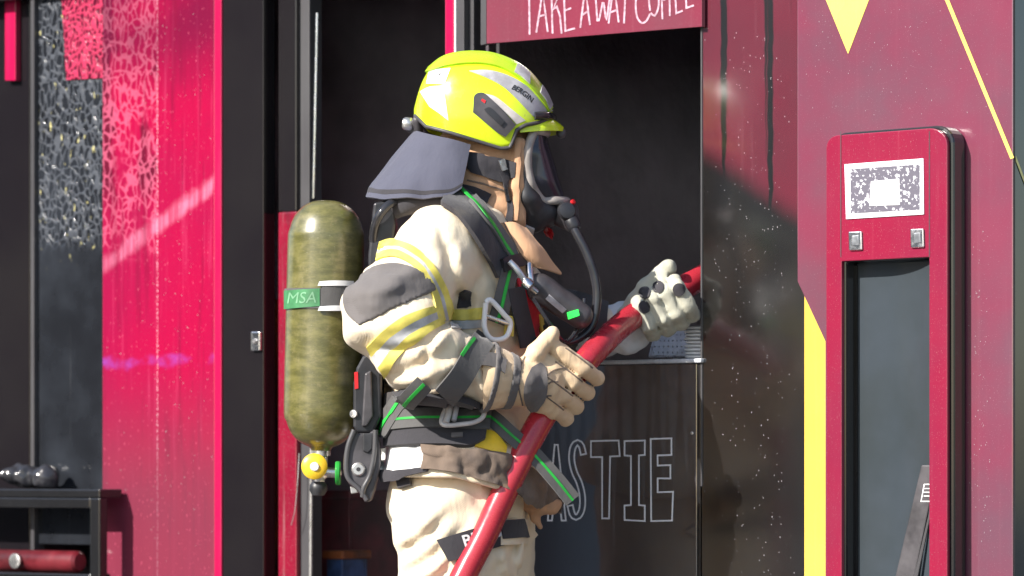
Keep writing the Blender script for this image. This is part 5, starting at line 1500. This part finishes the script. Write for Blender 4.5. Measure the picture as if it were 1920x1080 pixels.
# chest gear: gauge pod with green lamp, red and yellow straps, fittings
def podf(p): return rc(p, J(1012, 540, -0.13), J(1088, 592, -0.10), 0.034, 0.030)+noise(p*40)*0.001
pod = sdf_obj('gauge_pod', podf, J(1050, 566, -0.11)-0.11, J(1050, 566, -0.11)+0.11, 0.005, M['grey_plastic'], ba)
SP = surf_of(podf)
P('pod_plate', [(1030, 552), (1062, 580)], [(1023, 560), (1055, 586)], SP, M['reflex'], pod, n=6, m=4, off=0.003, th=0.004, curve=False)
k = NT_('green_lamp'); k.set(color=(0.02, 0.5, 0.05), emit=(0.05, 1.0, 0.12), emit_s=0.8, rough=0.3)
P('green_lamp', [(1063, 586), (1083, 580)], [(1066, 597), (1086, 591)], SP, k.m, pod, n=6, m=4, off=0.004, th=0.005, curve=False)
tube('metal_lead', [J(955, 490, -0.20), J(972, 508, -0.20), J(990, 534, -0.19), J(1006, 548, -0.18)], 0.0075, M['steel'], ba, 10, 24)
lathe('lead_joint', [(0, 0), (0.012, 0), (0.014, 0.006), (0.012, 0.02), (0, 0.02)], J(984, 528, -0.198), (0.6, -0.2, -0.5), M['chrome'], ba, 16)
tube('metal_lead', [J(992, 485, -0.13), J(993, 515, -0.15), J(998, 545, -0.15)], 0.009, M['chrome'], ba, 10, 16)
strap('red_strap', [(975, 520), (985, 560), (994, 605), (996, 640)], 27, S0, M['red_web'], ba, n=24, m=4, off=0.014, th=0.005)
strap('chest_strap', [(958, 540), (966, 580), (976, 625), (980, 650)], 28, S0, M['black_cloth'], ba, n=24, m=4, off=0.018, th=0.005)
P('yellow_tag', [(1000, 588), (1016, 586)], [(1004, 622), (1016, 616)], S0, M['yellow_band'], ba, n=6, m=6, off=0.016, th=0.004, curve=False)
P('yellow_tag', [(944, 590), (958, 592)], [(940, 628), (956, 630)], S0, M['yellow_band'], ba, n=6, m=6, off=0.012, th=0.004, curve=False)
tube('thin_lead', [J(1000, 560, -0.17), J(1040, 620, -0.15), J(1064, 640, -0.10), J(1090, 600, -0.08), J(1096, 560, -0.07)], 0.005, M['gloss_tube'], ba, 8, 30)

# ------------------------------------------------------------------ hose
hp = [(700, 1640, -0.62), (742, 1480, -0.42), (806, 1230, -0.27), (862, 1095, -0.235), (908, 1005, -0.225), (960, 893, -0.215), (1016, 785, -0.185), (1064, 723, -0.165), (1110, 664, -0.11),
      (1162, 613, 0.03), (1210, 579, 0.122), (1260, 552, 0.145), (1310, 524, 0.20), (1370, 490, 0.34), (1420, 480, 0.55), (1440, 500, 0.8)]
hose3 = smooth_path([J(*q) for q in hp], 120)
g = hose3[0].copy()
lead = smooth_path([(-3.0, -2.0, 0.04), (-1.6, -1.5, 0.04), (-0.75, -1.05, 0.04), tuple(J(690, 1600, -0.68)*np.array([1, 1, 0])+np.array([0, 0, 0.045]))], 40)
hz = hose3[hose3[:, 2] > 0.03]
full = np.vstack([lead[:-1], hz])
hs = empty('fire_hose', tuple(lead[0]*np.array([1, 1, 0])+np.array([0, 0, 0.004])), 'thick red rubber fire hose held in both gloves and fed through the hatch', 'hose')
tube('hose_body', full, 0.0295, M['hose'], hs, 20)
